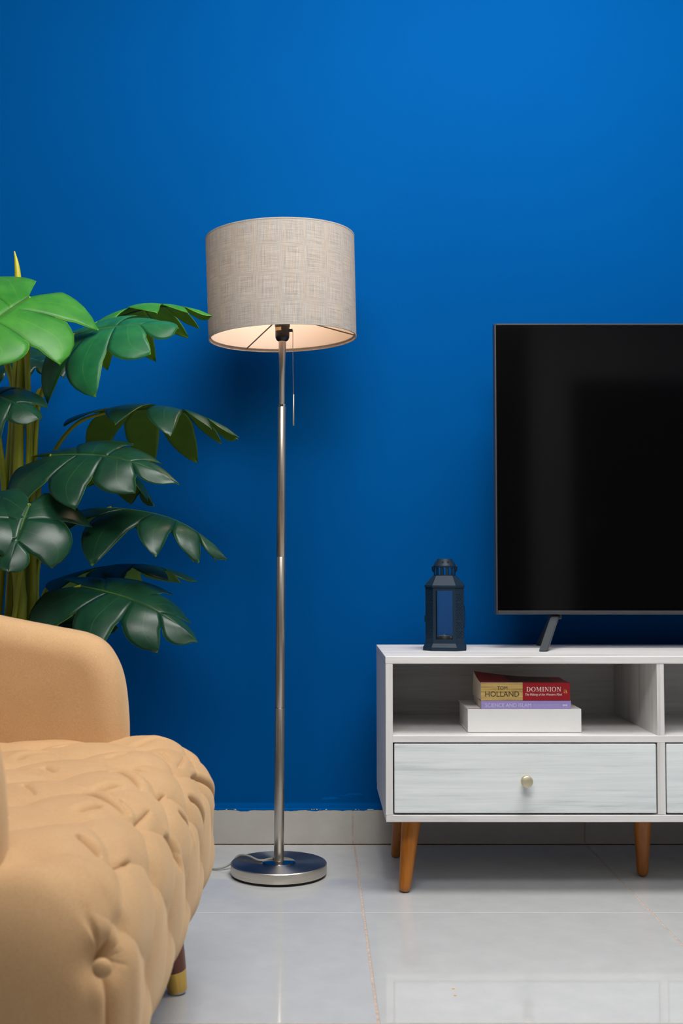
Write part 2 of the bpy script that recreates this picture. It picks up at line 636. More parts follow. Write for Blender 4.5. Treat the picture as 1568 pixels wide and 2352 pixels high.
for k in range(2):
    xa = xs[k] + bay
    MB().box(xa, xa + T, CF + 0.001, CB - 0.01, ZS1, ZT - T, 0.0006, 1).build('divider', 'whitewash_z', con)
    MB().box(xa - 0.0006, xa + T + 0.0006, CF + 0.001, CB - 0.01, ZB + T, ZS0, 0.0006, 1).build('divider', 'whitewash_z', con)
MB().box(CL + T, CRR - T, CF + 0.0006, CB - 0.01, ZS0, ZS1, 0.0006, 1).build('shelf', 'whitewash_x', con)
MB().box(CL + T, CRR - T, CB - 0.01, CB - 0.004, ZB + T, ZT - T).build('back_panel', 'whitewash_x', con)
for k in range(3):
    a, b = xs[k] + 0.0034, xs[k] + bay - 0.0036
    z0, z1 = ZB + T + 0.0034, ZS0 - 0.0030
    dr = MB().box(a, b, CF + 0.0012, CF + 0.017, z0, z1, 0.0018, 3).build('drawer', 'drawer_wood', con)
    o = MB().box(a + 0.012, b - 0.012, CF + 0.0175, CB - 0.05, z0 + 0.008, z1 - 0.02).build('drawer_box', 'dark_gap', dr)
    kc = ((a + b) / 2, CF + 0.0012, (z0 + z1) / 2 - 0.003)
    MB().lathe([(0, 0.026), (0.0105, 0.026), (0.0125, 0.0245), (0.0130, 0.022), (0.0128, 0.014), (0.0085, 0.010), (0.0065, 0.006), (0.0065, -0.002), (0, -0.002)],
               kc, 40, (0, -1, 0)).build('knob', 'knob_gold', dr, True)


def leg(foot, top, r0, r1, mat, parent, name='leg'):
    """turned leg with a rounded foot, foot point on the floor"""
    f, tp = Vector(foot), Vector(top)
    d = (tp - f)
    L = d.length
    ez = d.normalized()
    prof = [(0, 0.0), (r0 * 0.45, 0.0008), (r0 * 0.8, 0.004), (r0 * 0.96, 0.009), (r0, 0.014)]
    for i in range(1, 7):
        q = i / 6
        prof.append((r0 + (r1 - r0) * (q ** 0.9), 0.014 + (L - 0.014) * q))
    prof.append((0, L))
    return MB().lathe(prof, f, 36, ez).build(name, mat, parent, True, org=(f.x, f.y, f.z))


for (fx, fy, tx, ty) in ((0.1945, 2.672, 0.2135, 2.70), (0.1965, 2.99, 0.2135, 2.962), (1.9105, 2.672, 1.8915, 2.70), (1.9085, 2.99, 1.8915, 2.962),
                         (0.7585, 2.81, 0.7565, 2.795), (1.3465, 2.81, 1.3485, 2.795)):
    lg = leg((fx, fy, 0.0005), (tx, ty, ZB - 0.001), 0.0132, 0.0216, 'beech', con)
    MB().lathe([(0, -0.0028), (0.0225, -0.0028), (0.0225, 0), (0, 0)], (tx, ty, ZB), 30).build('mounting_plate', 'plate_metal', lg)

# ------------------------------------------------------------------ television
TX0, TX1, TY, TZ0, TZ1 = 0.4315, 1.6725, 2.87, 0.6045, 1.3085
tv = thing('television', 'large flat black television standing on the white console', 'television', ((TX0 + TX1) / 2, TY, ZT))
bz = MB()
bw = 0.0042
bz.box(TX0, TX0 + bw, TY, TY + 0.03, TZ0, TZ1, 0.001, 1)
bz.box(TX1 - bw, TX1, TY, TY + 0.03, TZ0, TZ1, 0.001, 1)
bz.box(TX0 + bw, TX1 - bw, TY, TY + 0.03, TZ1 - bw, TZ1, 0.001, 1)
bz.box(TX0 + bw, TX1 - bw, TY, TY + 0.03, TZ0, TZ0 + 0.0092, 0.001, 1)
bz.build('bezel', 'bezel', tv)
MB().box(TX0 + bw, TX1 - bw, TY + 0.0016, TY + 0.012, TZ0 + 0.0092, TZ1 - bw).build('screen', 'screen', tv)
MB().box(TX0 + 0.002, TX1 - 0.002, TY + 0.0305, TY + 0.04, TZ0 + 0.002, TZ1 - 0.002, 0.003).box(TX0 + 0.25, TX1 - 0.25, TY + 0.04, TY + 0.075, TZ0 + 0.04, TZ0 + 0.40, 0.012).build('back_shell', 'tv_back', tv)
for sgn, xc in ((1, 0.578), (-1, TX0 + TX1 - 0.578)):
    st = MB().box(xc - 0.014, xc + 0.014, TY + 0.012, TY + 0.05, TZ0 - 0.012, TZ0 + 0.02, 0.003).build('stand', 'stand_grey', tv)

    def bar(top, foot, wdt, thk):
        tp, ft = Vector(top), Vector(foot)
        d = (ft - tp).normalized()
        sx_ = Vector((1, 0, 0))
        n_ = d.cross(sx_).normalized()
        sx_ = n_.cross(d)
        b_ = bmesh.new()
        vs_ = []
        for p, zz in ((tp, None), (ft, ZT + 0.0004)):
            for a_, c_ in ((-1, -1), (1, -1), (1, 1), (-1, 1)):
                v = p + sx_ * a_ * wdt / 2 + n_ * c_ * thk / 2
                if zz is not None:
                    v = v + d * ((zz - v.z) / d.z)
                vs_.append(b_.verts.new(v))
        for f_ in ((0, 1, 2, 3), (7, 6, 5, 4), (0, 4, 5, 1), (1, 5, 6, 2), (2, 6, 7, 3), (3, 7, 4, 0)):
            b_.faces.new([vs_[i] for i in f_])
        bmesh.ops.bevel(b_, geom=list(b_.edges), offset=0.002, segments=2, affect='EDGES')
        m_ = MB()
        m_.bm.free()
        m_.bm = b_
        return m_
    bar((xc + 0.002 * sgn, TY + 0.022, TZ0 + 0.001), (xc - 0.050 * sgn, 2.786, ZT), 0.019, 0.012).build('foot', 'stand_grey', st)
    bar((xc + 0.002 * sgn, TY + 0.036, TZ0 + 0.001), (xc - 0.020 * sgn, 2.988, ZT), 0.019, 0.012).build('foot', 'stand_grey', st)

# ------------------------------------------------------------------ floor lamp
LX, LY = -0.0875, 2.822
lamp = thing('floor_lamp', 'brushed steel floor lamp with a round grey linen drum shade', 'lamp', (LX, LY, 0))
LO = Vector((LX, LY, 0))
TILT = 0.0054


def lp(mb, name, mat, parent=lamp, tilt=True, smooth=True, **kw):
    if tilt:
        for v in mb.bm.verts:
            v.co.x += TILT * v.co.z
    return mb.build(name, mat, parent, smooth, **kw)


base = lp(MB().lathe([(0.104, 0.0065), (0.1115, 0.0065), (0.1122, 0.0075), (0.1122, 0.0275), (0.1105, 0.0293), (0.1098, 0.0293)], LO, 96), 'base', 'nickel', tilt=False)
lp(MB().lathe([(0.1099, 0.0293), (0.039, 0.0298), (0.0, 0.0298)], LO, 96), 'base_top', 'nickel_disc', base, False)
lp(MB().lathe([(0, 0.0003), (0.107, 0.0003), (0.108, 0.0065), (0, 0.0066)], LO, 72), 'rubber_pad', 'rubber', base, False)
lp(MB().lathe([(0.0385, 0.0297), (0.0385, 0.0312), (0.0365, 0.0325), (0.0, 0.0325)], LO, 72), 'hub_disc', 'chrome', base, False)
for z0, z1, r0, r1 in ((0.0325, 0.388, 0.0117, 0.0114), (0.3888, 0.742, 0.0113, 0.0106), (0.7428, 1.099, 0.0105, 0.0098)):
    lp(MB().lathe([(0, z0), (r0 - 0.0003, z0), (r0, z0 + 0.0006), (r1, z1 - 0.0006), (r1 - 0.0003, z1), (0, z1)], LO, 40), 'pole_section', 'nickel')
lp(MB().lathe([(0, 1.0985), (0.0101, 1.0985), (0.0101, 1.1040), (0.0095, 1.1045), (0, 1.1045)], LO, 40), 'collar', 'chrome')
lp(MB().lathe([(0, 1.104), (0.0072, 1.104), (0.0073, 1.17), (0.0086, 1.225), (0.0090, 1.262), (0, 1.262)], LO, 40), 'upper_pole', 'nickel')
sk = lp(MB().lathe([(0, 1.2555), (0.0095, 1.2555), (0.0138, 1.2585), (0.0165, 1.264), (0.0170, 1.270), (0.0170, 1.2905), (0, 1.2905)], LO, 40), 'socket', 'black_plastic')
lp(MB().lathe([(0, 1.2905), (0.0180, 1.2905), (0.0180, 1.293), (0.0183, 1.335), (0, 1.335)], LO, 40), 'socket_sleeve', 'dark_plastic', sk)
vs, fs = [], []
for i in range(9):
    a = -PI / 2 - 1.15 + 1.0 * i / 8
    vs += [(LX + 0.01735 * math.cos(a), LY + 0.01735 * math.sin(a), 1.2795), (LX + 0.01735 * math.cos(a), LY + 0.01735 * math.sin(a), 1.2875)]
fs = [(2 * i, 2 * i + 2, 2 * i + 3, 2 * i + 1) for i in range(8)]
lp(MB().raw(vs, fs), 'sticker', 'sticker', sk)
lp(MB().tube([(LX + 0.016, LY - 0.002, 1.2815), (LX + 0.0225, LY - 0.003, 1.2815)], 0.0035, 12)
   .lathe([(0, -0.0006), (0.0042, -0.0006), (0.0042, 0.0006), (0, 0.0006)], (LX + 0.0235, LY - 0.003, 1.2815), 16, (1, 0, 0)), 'switch_lever', 'black_plastic', sk)
sw = lp(MB().tube([(LX + 0.0247, LY - 0.003, 1.283), (LX + 0.0255, LY - 0.003, 1.20), (LX + 0.0272, LY - 0.003, 1.127)], 0.0008, 6), 'pull_cord', 'pull_metal')
lp(MB().lathe([(0, 1.0535), (0.0019, 1.0535), (0.0021, 1.0545), (0.0021, 1.1275), (0.0012, 1.1290), (0, 1.1290)], (LX + 0.0279, LY - 0.003, 0), 16), 'pull_bar', 'pull_metal', sw)
lp(MB().lathe([(0, 1.335), (0.013, 1.337), (0.0145, 1.352), (0.026, 1.372), (0.030, 1.395), (0.026, 1.418), (0.013, 1.430), (0, 1.433)], LO, 32), 'bulb', 'bulb')
# shade: slightly tilted
SH = Matrix.Translation(Vector((LX + 0.0075, LY, 1.2625))) @ Matrix.Rotation(math.radians(-1.6), 4, 'Y')
HS, RB, RT = 0.240, 0.1757, 0.1775


def shade_part(mb, name, mat, parent, org=None):
    for v in mb.bm.verts:
        v.co = SH @ v.co
    return mb.build(name, mat, parent, True, org=org)


sh = shade_part(MB().lathe([(RB, 0.0), (RB + (RT - RB) / 2, HS / 2), (RT, HS)], seg=160), 'shade', 'linen', lamp, org=(LX + 0.006, LY, 1.38))
shade_part(MB().lathe([(RB - 0.0016, 0.0008), (RT - 0.0016, HS - 0.0008)], seg=160), 'shade_lining', 'lining', sh)
shade_part(MB().lathe([(RB - 0.0022, 0.0004), (RB - 0.0022, -0.0012), (RB + 0.0006, -0.0012), (RB + 0.0006, 0.0022), (RB, 0.0022)], seg=160), 'shade_rim', 'linen', sh)
shade_part(MB().lathe([(RT - 0.0022, HS - 0.0004), (RT - 0.0022, HS + 0.0010), (RT + 0.0004, HS + 0.0010), (RT + 0.0004, HS - 0.002), (RT, HS - 0.002)], seg=160), 'shade_rim', 'linen', sh)
bm = MB()
bm.lathe([(RB - 0.003, 0.004), (RB - 0.003, 0.0065), (RB - 0.0055, 0.0065), (RB - 0.0055, 0.004), (RB - 0.003, 0.004)], seg=120)
shade_part(bm, 'rim_wire', 'wire', sh)
for a in (123, 3, -117):
    ca, sa = math.cos(math.radians(a)), math.sin(math.radians(a))
    shade_part(MB().tube([(0.017 * ca, 0.017 * sa, 0.050), (0.03 * ca, 0.03 * sa, 0.047), (0.1705 * ca, 0.1705 * sa, 0.0055)], 0.0016, 8), 'spider_arm', 'wire', sh)
shade_part(MB().lathe([(0.019, 0.048), (0.026, 0.048), (0.026, 0.051), (0.019, 0.051), (0.019, 0.048)], seg=40), 'spider_ring', 'wire', sh)
# flex lying over the base and away behind the armchair
cp = [(LX - 0.010, LY + 0.014, 0.036), (LX - 0.018, LY + 0.016, 0.034), (LX - 0.045, LY + 0.004, 0.0325), (LX - 0.075, LY + 0.035, 0.036), (LX - 0.098, LY + 0.05, 0.032),
      (LX - 0.118, LY + 0.05, 0.012), (LX - 0.15, LY + 0.04, 0.0035), (LX - 0.20, LY + 0.065, 0.003), (LX - 0.30, LY + 0.10, 0.003), (LX - 0.42, LY + 0.2, 0.003)]
lp(MB().tube(curve_pts(cp, 60), 0.0026, 8), 'cord', 'cord_grey', tilt=False)

# ------------------------------------------------------------------ lantern and tea light
NX, NY = 0.3050, 2.8400
lan = thing('candle_lantern', 'dark blue metal candle lantern with glass panes on the console', 'lantern', (NX, NY, ZT))


def octa(h, c):
    """square of half-width h with corners cut by c, counter-clockwise from front-left"""
    return [(-h + c, -h), (h - c, -h), (h, -h + c), (h, h - c), (h - c, h), (-h + c, h), (-h, h - c), (-h, -h + c)]


def octloft(levels, cap0=True, cap1=True):
    mb = MB()
    rings = []
    for h, c, z in levels:
        rings.append([mb.bm.verts.new((NX + x, NY + y, ZT + z)) for x, y in octa(h, c)])
    for a, b in zip(rings, rings[1:]):
        for i in range(8):
            j = (i + 1) % 8
            mb.bm.faces.new((a[i], a[j], b[j], b[i]))
    if cap0:
        mb.bm.faces.new(list(reversed(rings[0])))
    if cap1:
        mb.bm.faces.new(rings[-1])
    return mb


lan.rotation_euler.z = math.radians(-8)
octloft([(0.0503, 0.0208, 0.0004), (0.0503, 0.0208, 0.0085), (0.0455, 0.0190, 0.0165), (0.0450, 0.0188, 0.0175)]).build('base', 'lantern_paint', lan)
octloft([(0.0463, 0.0192, 0.1480), (0.0463, 0.0192, 0.1530), (0.0275, 0.0085, 0.1755)]).build('roof', 'lantern_paint', lan)
HB, CB_ = 0.0445, 0.0187
zb0, zb1 = 0.0175, 0.1480


def panel(i, name, mat, inset=0.0, zlo=zb0, zhi=zb1, hole=None, parent=lan, thick=0.0012):
    """flat panel between corner i and i+1 of the body, optional rectangular hole (margins side, bottom, top)"""
    o = octa(HB, CB_)
    a, b = Vector(o[i]), Vector(o[(i + 1) % 8])
    d = (b - a)
    L = d.length
    d.normalize()
    nrm = Vector((d.y, -d.x))
    mb = MB()

    def P(u, z, w):
        p = a + d * u - nrm * (w + inset)
        return (NX + p.x, NY + p.y, ZT + z)

    def slab(u0, u1, z0, z1):
        vs = [P(u, z, w) for w in (0, thick) for u, z in ((u0, z0), (u1, z0), (u1, z1), (u0, z1))]
        mb.raw(vs, [(0, 1, 2, 3), (7, 6, 5, 4), (0, 4, 5, 1), (1, 5, 6, 2), (2, 6, 7, 3), (3, 7, 4, 0)])
    if hole is None:
        slab(0, L, zlo, zhi)
    else:
        s, bt, tp = hole
        slab(0, s, zlo, zhi)
        slab(L - s, L, zlo, zhi)
        slab(s, L - s, zlo, zlo + bt)
        slab(s, L - s, zhi - tp, zhi)
    return mb, P, L


for i in (0, 2, 4, 6):
    mb, P, L = panel(i, 'frame', None, hole=(0.0062, 0.0095, 0.0075))
    fr_ = mb.build('window_frame', 'lantern_paint', lan)
    mb, P, L = panel(i, 'pane', None, inset=0.0018, zlo=zb0 + 0.006, zhi=zb1 - 0.004, thick=0.001)
    mb.build('pane', 'pane_glass', fr_)
    if i == 6:
        pass
# chamfer panels pierced with small diamond holes
for i in (1, 3, 5, 7):
    _, P, L = panel(i, 'x', None)
    mb = MB()
    nc, nr = 7, 36
    du, dz = L / nc, (zb1 - zb0) / nr
    for r in range(nr):
        for c_ in range(nc):
            u, z = c_ * du, zb0 + r * dz
            q = [(u, z), (u + du, z), (u + du, z + dz), (u, z + dz)]
            pierced = 3 <= r < nr - 3 and 1 <= c_ <= nc - 2 and ((r + c_) % 2 == 0) and (r % 6 != 2)
            if not pierced:
                mb.raw([P(*p, 0) for p in q], [(0, 1, 2, 3)])
            else:
                k = 0.36
                cu, cz = u + du / 2, z + dz / 2
                inn = [(cu, cz - dz * k), (cu + du * k, cz), (cu, cz + dz * k), (cu - du * k, cz)]
                vs = [P(*p, 0) for p in q] + [P(*p, 0) for p in inn] + [P(*p, 0.0012) for p in inn]
                mb.raw(vs, [(0, 1, 4), (1, 5, 4), (1, 2, 5), (2, 6, 5), (2, 3, 6), (3, 7, 6), (3, 0, 7), (0, 4, 7),
                            (4, 5, 9, 8), (5, 6, 10, 9), (6, 7, 11, 10), (7, 4, 8, 11)])
    bmesh.ops.remove_doubles(mb.bm, verts=mb.bm.verts, dist=1e-5)
    mb.build('pierced_panel', 'lantern_paint', lan)
# cap: slotted drum and holed cone
cap = MB()
ns = 12
r0 = 0.0258
for k in range(ns):
    a0 = 2 * PI * (k + 0.25) / ns
    a1 = 2 * PI * (k + 0.80) / ns
    vs, fs = [], []
    for s_ in range(5):
        a = a0 + (a1 - a0) * s_ / 4
        for rr_ in (r0, r0 - 0.0012):
            vs += [(NX + rr_ * math.cos(a), NY + rr_ * math.sin(a), ZT + 0.1775), (NX + rr_ * math.cos(a), NY + rr_ * math.sin(a), ZT + 0.1950)]
    for s_ in range(4):
        b_ = s_ * 4
        fs += [(b_, b_ + 4, b_ + 5, b_ + 1), (b_ + 2, b_ + 3, b_ + 7, b_ + 6)]
    fs += [(0, 1, 3, 2), (16, 18, 19, 17)]
    cap.raw(vs, fs)
cap.lathe([(r0 - 0.0012, 0.1735), (r0, 0.1735), (r0, 0.1776), (r0 - 0.0012, 0.1776)], (NX, NY, ZT), 48)
cap.lathe([(r0 - 0.0012, 0.1948), (r0 + 0.0010, 0.1948), (r0 + 0.0012, 0.1990), (0.0172, 0.2150), (0.0160, 0.2158), (0, 0.2158)], (NX, NY, ZT), 48)
cap = cap.build('vented_cap', 'lantern_paint', lan, True, angle=25)
for k in range(10):
    a = 2 * PI * (k + 0.5) / 10 - PI / 2 + 0.12
    n_ = Vector((math.cos(a) * 0.86, math.sin(a) * 0.86, 0.5)).normalized()
    p_ = Vector((NX + 0.0220 * math.cos(a), NY + 0.0220 * math.sin(a), ZT + 0.2072)) + n_ * 0.0003
    MB().lathe([(0, -0.003), (0.0033, -0.003), (0.0033, 0.0), (0.0026, -0.0002), (0, -0.0004)], p_, 16, n_).build('vent_hole', 'dark_gap', cap)
# carrying handle folded down at the sides of the cap, hinge and door catch
for s_ in (-1, 1):
    MB().tube([(NX + s_ * 0.0255, NY, ZT + 0.1965), (NX + s_ * 0.0285, NY, ZT + 0.1985), (NX + s_ * 0.0285, NY + 0.004, ZT + 0.190), (NX + s_ * 0.0262, NY + 0.004, ZT + 0.184)], 0.0022, 8).build('handle', 'lantern_paint', lan, True)
MB().box(NX - 0.0478, NX - 0.0440, NY - 0.004, NY + 0.006, ZT + 0.066, ZT + 0.082, 0.0008).build('hinge', 'lantern_paint', lan)
MB().tube([(NX + 0.0452, NY, ZT + 0.105), (NX + 0.0475, NY, ZT + 0.092), (NX + 0.0475, NY, ZT + 0.065), (NX + 0.0452, NY, ZT + 0.050)], 0.0011, 8).build('door_catch', 'lantern_paint', lan, True)

tl = thing('tea_light', 'white tea light in a silver cup inside the dark lantern', 'candle', (NX, NY, ZT + 0.0178))
MB().lathe([(0, 0.0), (0.0183, 0.0), (0.0188, 0.0008), (0.0190, 0.0145), (0.0197, 0.0152), (0.0188, 0.0154), (0.0185, 0.0120)], (NX, NY, ZT + 0.0178), 40).build('cup', 'tin', tl, True)
MB().lathe([(0, 0.011), (0.012, 0.0112), (0.0184, 0.0125)], (NX, NY, ZT + 0.0178), 32).build('wax', 'wax', tl, True)
MB().tube([(NX, NY, ZT + 0.028), (NX - 0.0005, NY, ZT + 0.034), (NX - 0.002, NY, ZT + 0.0375)], 0.0007, 6).build('wick', 'wax', tl)


# ------------------------------------------------------------------ books on the shelf
def text_part(txt, name, mat, parent, x0, x1, zc, y, shear=0.0, bold=0.0, height=None, spin=0.0):
    """flat lettering on a spine facing the camera, fitted between x0 and x1"""
    cu = bpy.data.curves.new(name, 'FONT')
    cu.body = txt
    cu.shear = shear
    cu.offset = bold
    cu.resolution_u = 3
    cu.size = 1.0
    tmp = bpy.data.objects.new('tmp_text', cu)
    COL.objects.link(tmp)
    dg = bpy.context.evaluated_depsgraph_get()
    me = bpy.data.meshes.new_from_object(tmp.evaluated_get(dg))
    bpy.data.objects.remove(tmp, do_unlink=True)
    bpy.data.curves.remove(cu)
    co = np.array([v.co[:] for v in me.vertices])
    if spin:
        c_, s_ = math.cos(spin), math.sin(spin)
        co = np.stack([co[:, 0] * c_ - co[:, 1] * s_, co[:, 0] * s_ + co[:, 1] * c_, co[:, 2]], 1)
    mn, mx_ = co.min(0), co.max(0)
    sx_ = (x1 - x0) / (mx_[0] - mn[0])
    sz_ = sx_ if height is None else height / (mx_[1] - mn[1])
    og = ORG[parent.name]
    for v, c_ in zip(me.vertices, co):
        v.co = (x0 + (c_[0] - mn[0]) * sx_ - og.x, y - og.y, zc + (c_[1] - (mn[1] + mx_[1]) / 2) * sz_ - og.z)
    return link(name, me, mat, parent)


def serif_word(word, x0, x1, z0, z1, y, name, mat, parent):
    """high-contrast serif capitals drawn as strokes: D O M I N"""
    H = 1.0
    TH, TN, SF = 0.15, 0.045, 0.10
    mb = MB()
    polys = []

    def stem(x, w):
        polys.append([(x - w / 2, 0), (x + w / 2, 0), (x + w / 2, H), (x - w / 2, H)])

    def serif(x, w, zz):
        polys.append([(x - w, zz), (x + w, zz), (x + w, zz + TN * (1 if zz == 0 else -1)), (x - w, zz + TN * (1 if zz == 0 else -1))])

    def ring(cx, rx, full=True):
        n_ = 32
        for i in range(n_):
            q = []
            for j in (i, i + 1):
                a = (2 * PI * j / n_) if full else (-PI / 2 + PI * j / n_)
                q.append((a,))
            pts = []
            for (a,) in q:
                pts.append((cx + rx * math.cos(a), 0.5 + 0.52 * math.sin(a)))
            for (a,) in reversed(q):
                pts.append((cx + (rx - TH) * math.cos(a), 0.5 + (0.52 - TN) * math.sin(a)))
            polys.append(pts)
    x = 0.0
    for ch in word:
        n0 = len(polys)
        if ch == 'I':
            stem(0.16, TH); serif(0.16, 0.16, 0); serif(0.16, 0.16, H); w = 0.32
        elif ch == 'D':
            stem(0.16, TH); serif(0.12, 0.12, 0); serif(0.12, 0.12, H)
            polys.append([(0.16, 0), (0.36, -0.01), (0.36, TN), (0.16, TN)])
            polys.append([(0.16, H), (0.36, H + 0.01), (0.36, H - TN), (0.16, H - TN)])
            ring(0.34, 0.44, False); w = 0.80
        elif ch == 'O':
            ring(0.43, 0.43); w = 0.86
        elif ch == 'N':
            stem(0.14, TN * 1.3); serif(0.14, 0.12, 0); serif(0.10, 0.10, H)
            polys.append([(0.10, H), (0.28, H), (0.76, 0), (0.66, 0)])
            stem(0.72, TN * 1.3); serif(0.72, 0.12, H); w = 0.84
        elif ch == 'M':
            stem(0.14, TN * 1.3); serif(0.14, 0.12, 0); serif(0.10, 0.10, H)
            polys.append([(0.10, H), (0.27, H), (0.56, 0.02), (0.48, 0.02)])
            polys.append([(0.50, 0.02), (0.55, 0.02), (0.86, H), (0.80, H)])
            stem(0.88, TH); serif(0.88, 0.16, 0); serif(0.92, 0.12, H); w = 1.06
        for k in range(n0, len(polys)):
            polys[k] = [(px + x, pz) for px, pz in polys[k]]
        x += w + 0.13
    sc = (x1 - x0) / (x - 0.13)
    for k, p in enumerate(polys):
        mb.raw([(x0 + px * sc, y - 0.00002 * (k % 3), z0 + pz * (z1 - z0)) for px, pz in p], [tuple(range(len(p)))])
    return mb.build(name, mat, parent)


BYF = 2.6774
ZS = ZS1 + 0.0005
# white book, lowest
wbk = thing('book', 'thick plain white book at the bottom of the stack', 'book', (0.3376, BYF, ZS), 'books stacked on the console shelf')
MB().box(0.3376, 0.5908, BYF, BYF + 0.172, ZS, ZS + 0.0022, 0.0006, 1).box(0.3376, 0.5908, BYF, BYF + 0.172, ZS + 0.0498, ZS + 0.0520, 0.0006, 1).box(0.3376, 0.5908, BYF - 0.0004, BYF + 0.0022, ZS + 0.0003, ZS + 0.0517, 0.0007, 1).build('cover', 'book_white', wbk)
MB().box(0.3398, 0.5888, BYF + 0.002, BYF + 0.168, ZS + 0.0022, ZS + 0.0498).build('page_block', 'book_white', wbk)
MB().raw([(0.3385, BYF + 0.001, ZS + 0.05206), (0.392, BYF + 0.001, ZS + 0.05206), (0.392, BYF + 0.012, ZS + 0.05206), (0.341, BYF + 0.010, ZS + 0.05206)], [(0, 1, 2, 3)]).build('cover_print', 'book_red', wbk)
# lavender book
ZP = ZS + 0.0525
pb = thing('book', 'thin lavender paperback between the white and red books', 'book', (0.368, BYF + 0.001, ZP), 'books stacked on the console shelf')
MB().box(0.368, 0.568, BYF + 0.0006, BYF + 0.128, ZP, ZP + 0.0010).box(0.368, 0.568, BYF + 0.0006, BYF + 0.128, ZP + 0.0166, ZP + 0.0176).box(0.368, 0.568, BYF, BYF + 0.0012, ZP, ZP + 0.0176, 0.0004, 1).build('cover', 'book_purple', pb)
MB().box(0.3684, 0.5676, BYF + 0.001, BYF + 0.1275, ZP + 0.001, ZP + 0.0166).build('page_block', 'book_pages', pb)
yy = BYF - 0.0003
text_part('SCIENCE AND ISLAM', 'lettering', 'ink_pale', pb, 0.3765, 0.4790, ZP + 0.0078, yy, bold=0.0, height=0.0082)
text_part('EHSAN MASOOD', 'lettering', 'ink_faint', pb, 0.4858, 0.5420, ZP + 0.0078, yy, height=0.0060)
em = MB()
ex, ez = 0.5545, ZP + 0.0078
em.raw([(ex - 0.006, yy, ez), (ex - 0.003, yy, ez - 0.0026), (ex, yy, ez - 0.0008), (ex + 0.004, yy, ez - 0.0026), (ex + 0.0055, yy, ez), (ex + 0.004, yy, ez + 0.0026), (ex, yy, ez + 0.0008), (ex - 0.003, yy, ez + 0.0022)], [tuple(range(8))])
em.build('emblem', 'ink_pale', pb)
# red and gold book with a bowed cover
ZR = ZP + 0.0181
RX0, RX1, RH = 0.3672, 0.5660, 0.0398
rb = thing('book', 'thick red and gold paperback on top of the stack', 'book', (RX0, BYF, ZR), 'books stacked on the console shelf')


def bow(u, v):
    """lift of the upper cover: u along spine 0..1, v from spine to fore-edge 0..1"""
    return 0.0105 * v * v * max(0.0, 1 - u * 1.5) ** 1.6 + 0.004 * v * (1 - u) - 0.001 * math.sin(PI * v)


nu, nv = 20, 14
DEP = 0.128


def cover_surf(z_top, z_th, u0, u1, v0, v1, lift=0.0):
    vs, fs = [], []
    for s_ in (0, 1):
        for j in range(nv + 1):
            for i in range(nu + 1):
                u = u0 + (u1 - u0) * i / nu
                v = v0 + (v1 - v0) * j / nv
                vs.append((RX0 + (RX1 - RX0) * u + 0.002 * v, BYF + DEP * v, z_top + bow(u, v) + lift - s_ * z_th))
    w_ = nu + 1
    k = w_ * (nv + 1)
    for j in range(nv):
        for i in range(nu):
            a = j * w_ + i
            fs += [(a, a + 1, a + w_ + 1, a + w_), (k + a, k + a + w_, k + a + w_ + 1, k + a + 1)]
    for i in range(nu):
        fs += [(i, k + i, k + i + 1, i + 1), (nv * w_ + i, nv * w_ + i + 1, k + nv * w_ + i + 1, k + nv * w_ + i)]
    for j in range(nv):
        fs += [(j * w_, (j + 1) * w_, k + (j + 1) * w_, k + j * w_), (j * w_ + nu, k + j * w_ + nu, k + (j + 1) * w_ + nu, (j + 1) * w_ + nu)]
    return MB().raw(vs, fs)


cv = cover_surf(ZR + RH, 0.0006, 0, 1, 0, 1)
cv.box(RX0, RX1, BYF + 0.0005, BYF + DEP, ZR, ZR + 0.0006)
XS = 0.4606
cv.box(XS, RX1, BYF, BYF + 0.0009, ZR, ZR + RH, 0.0004, 1)
cv = cv.build('cover', 'book_red', rb)
MB().box(RX0, XS, BYF - 0.0001, BYF + 0.0009, ZR, ZR + RH - 0.0004, 0.0004, 1).build('spine_panel', 'book_gold', rb)
cover_surf(ZR + RH, 0.0002, 0.34, 0.86, 0.18, 0.9, 0.00025).build('cover_picture', 'cover_art', cv)
MB().box(RX0, XS, BYF - 0.0003, BYF + 0.0004, ZR + RH - 0.0004, ZR + RH + 0.0003).build('worn_edge', 'book_pages', cv)
# pages, splayed a little towards the bowed corner
vs, fs = [], []
for j in range(9):
    v = j / 8
    for i in range(9):
        u = i / 8
        x = RX0 + 0.0008 + (RX1 - RX0 - 0.0016) * u - (0.0045 * v * (1 - u))
        vs += [(x + 0.002 * v, BYF + 0.0008 + (DEP - 0.002) * v, ZR + 0.0006), (x + 0.002 * v + 0.002 * v * (1 - u), BYF + 0.0008 + (DEP - 0.002) * v, ZR + RH - 0.0008 + bow(u, v))]
for j in range(8):
    for i in range(8):
        a = (j * 9 + i) * 2
        fs += [(a, a + 18, a + 20, a + 2), (a + 1, a + 3, a + 21, a + 19)]
for j in range(8):
    a = j * 18
    fs += [(a, a + 1, a + 19, a + 18), (a + 16, a + 34, a + 35, a + 17)]
for i in range(8):
    a = i * 2
    fs += [(a, a + 2, a + 3, a + 1), (144 + a, 145 + a, 147 + a, 146 + a)]
MB().raw(vs, fs).build('page_block', 'book_pages', rb)
yy = BYF - 0.0005
text_part('TOM', 'lettering', 'ink_dark', rb, 0.4035, 0.4262, ZR + 0.0280, yy, height=0.0072, bold=0.0)
text_part('HOLLAND', 'lettering', 'ink_dark', rb, 0.3770, 0.4525, ZR + 0.0145, yy, height=0.0118, bold=0.0)
serif_word('DOMINION', 0.4690, 0.5460, ZR + 0.0202, ZR + 0.0302, yy, 'lettering', 'ink_white', rb)
text_part('The Making of the Western Mind', 'lettering', 'ink_white', rb, 0.4660, 0.5482, ZR + 0.0128, yy, shear=0.25, bold=0.0, height=0.0068)
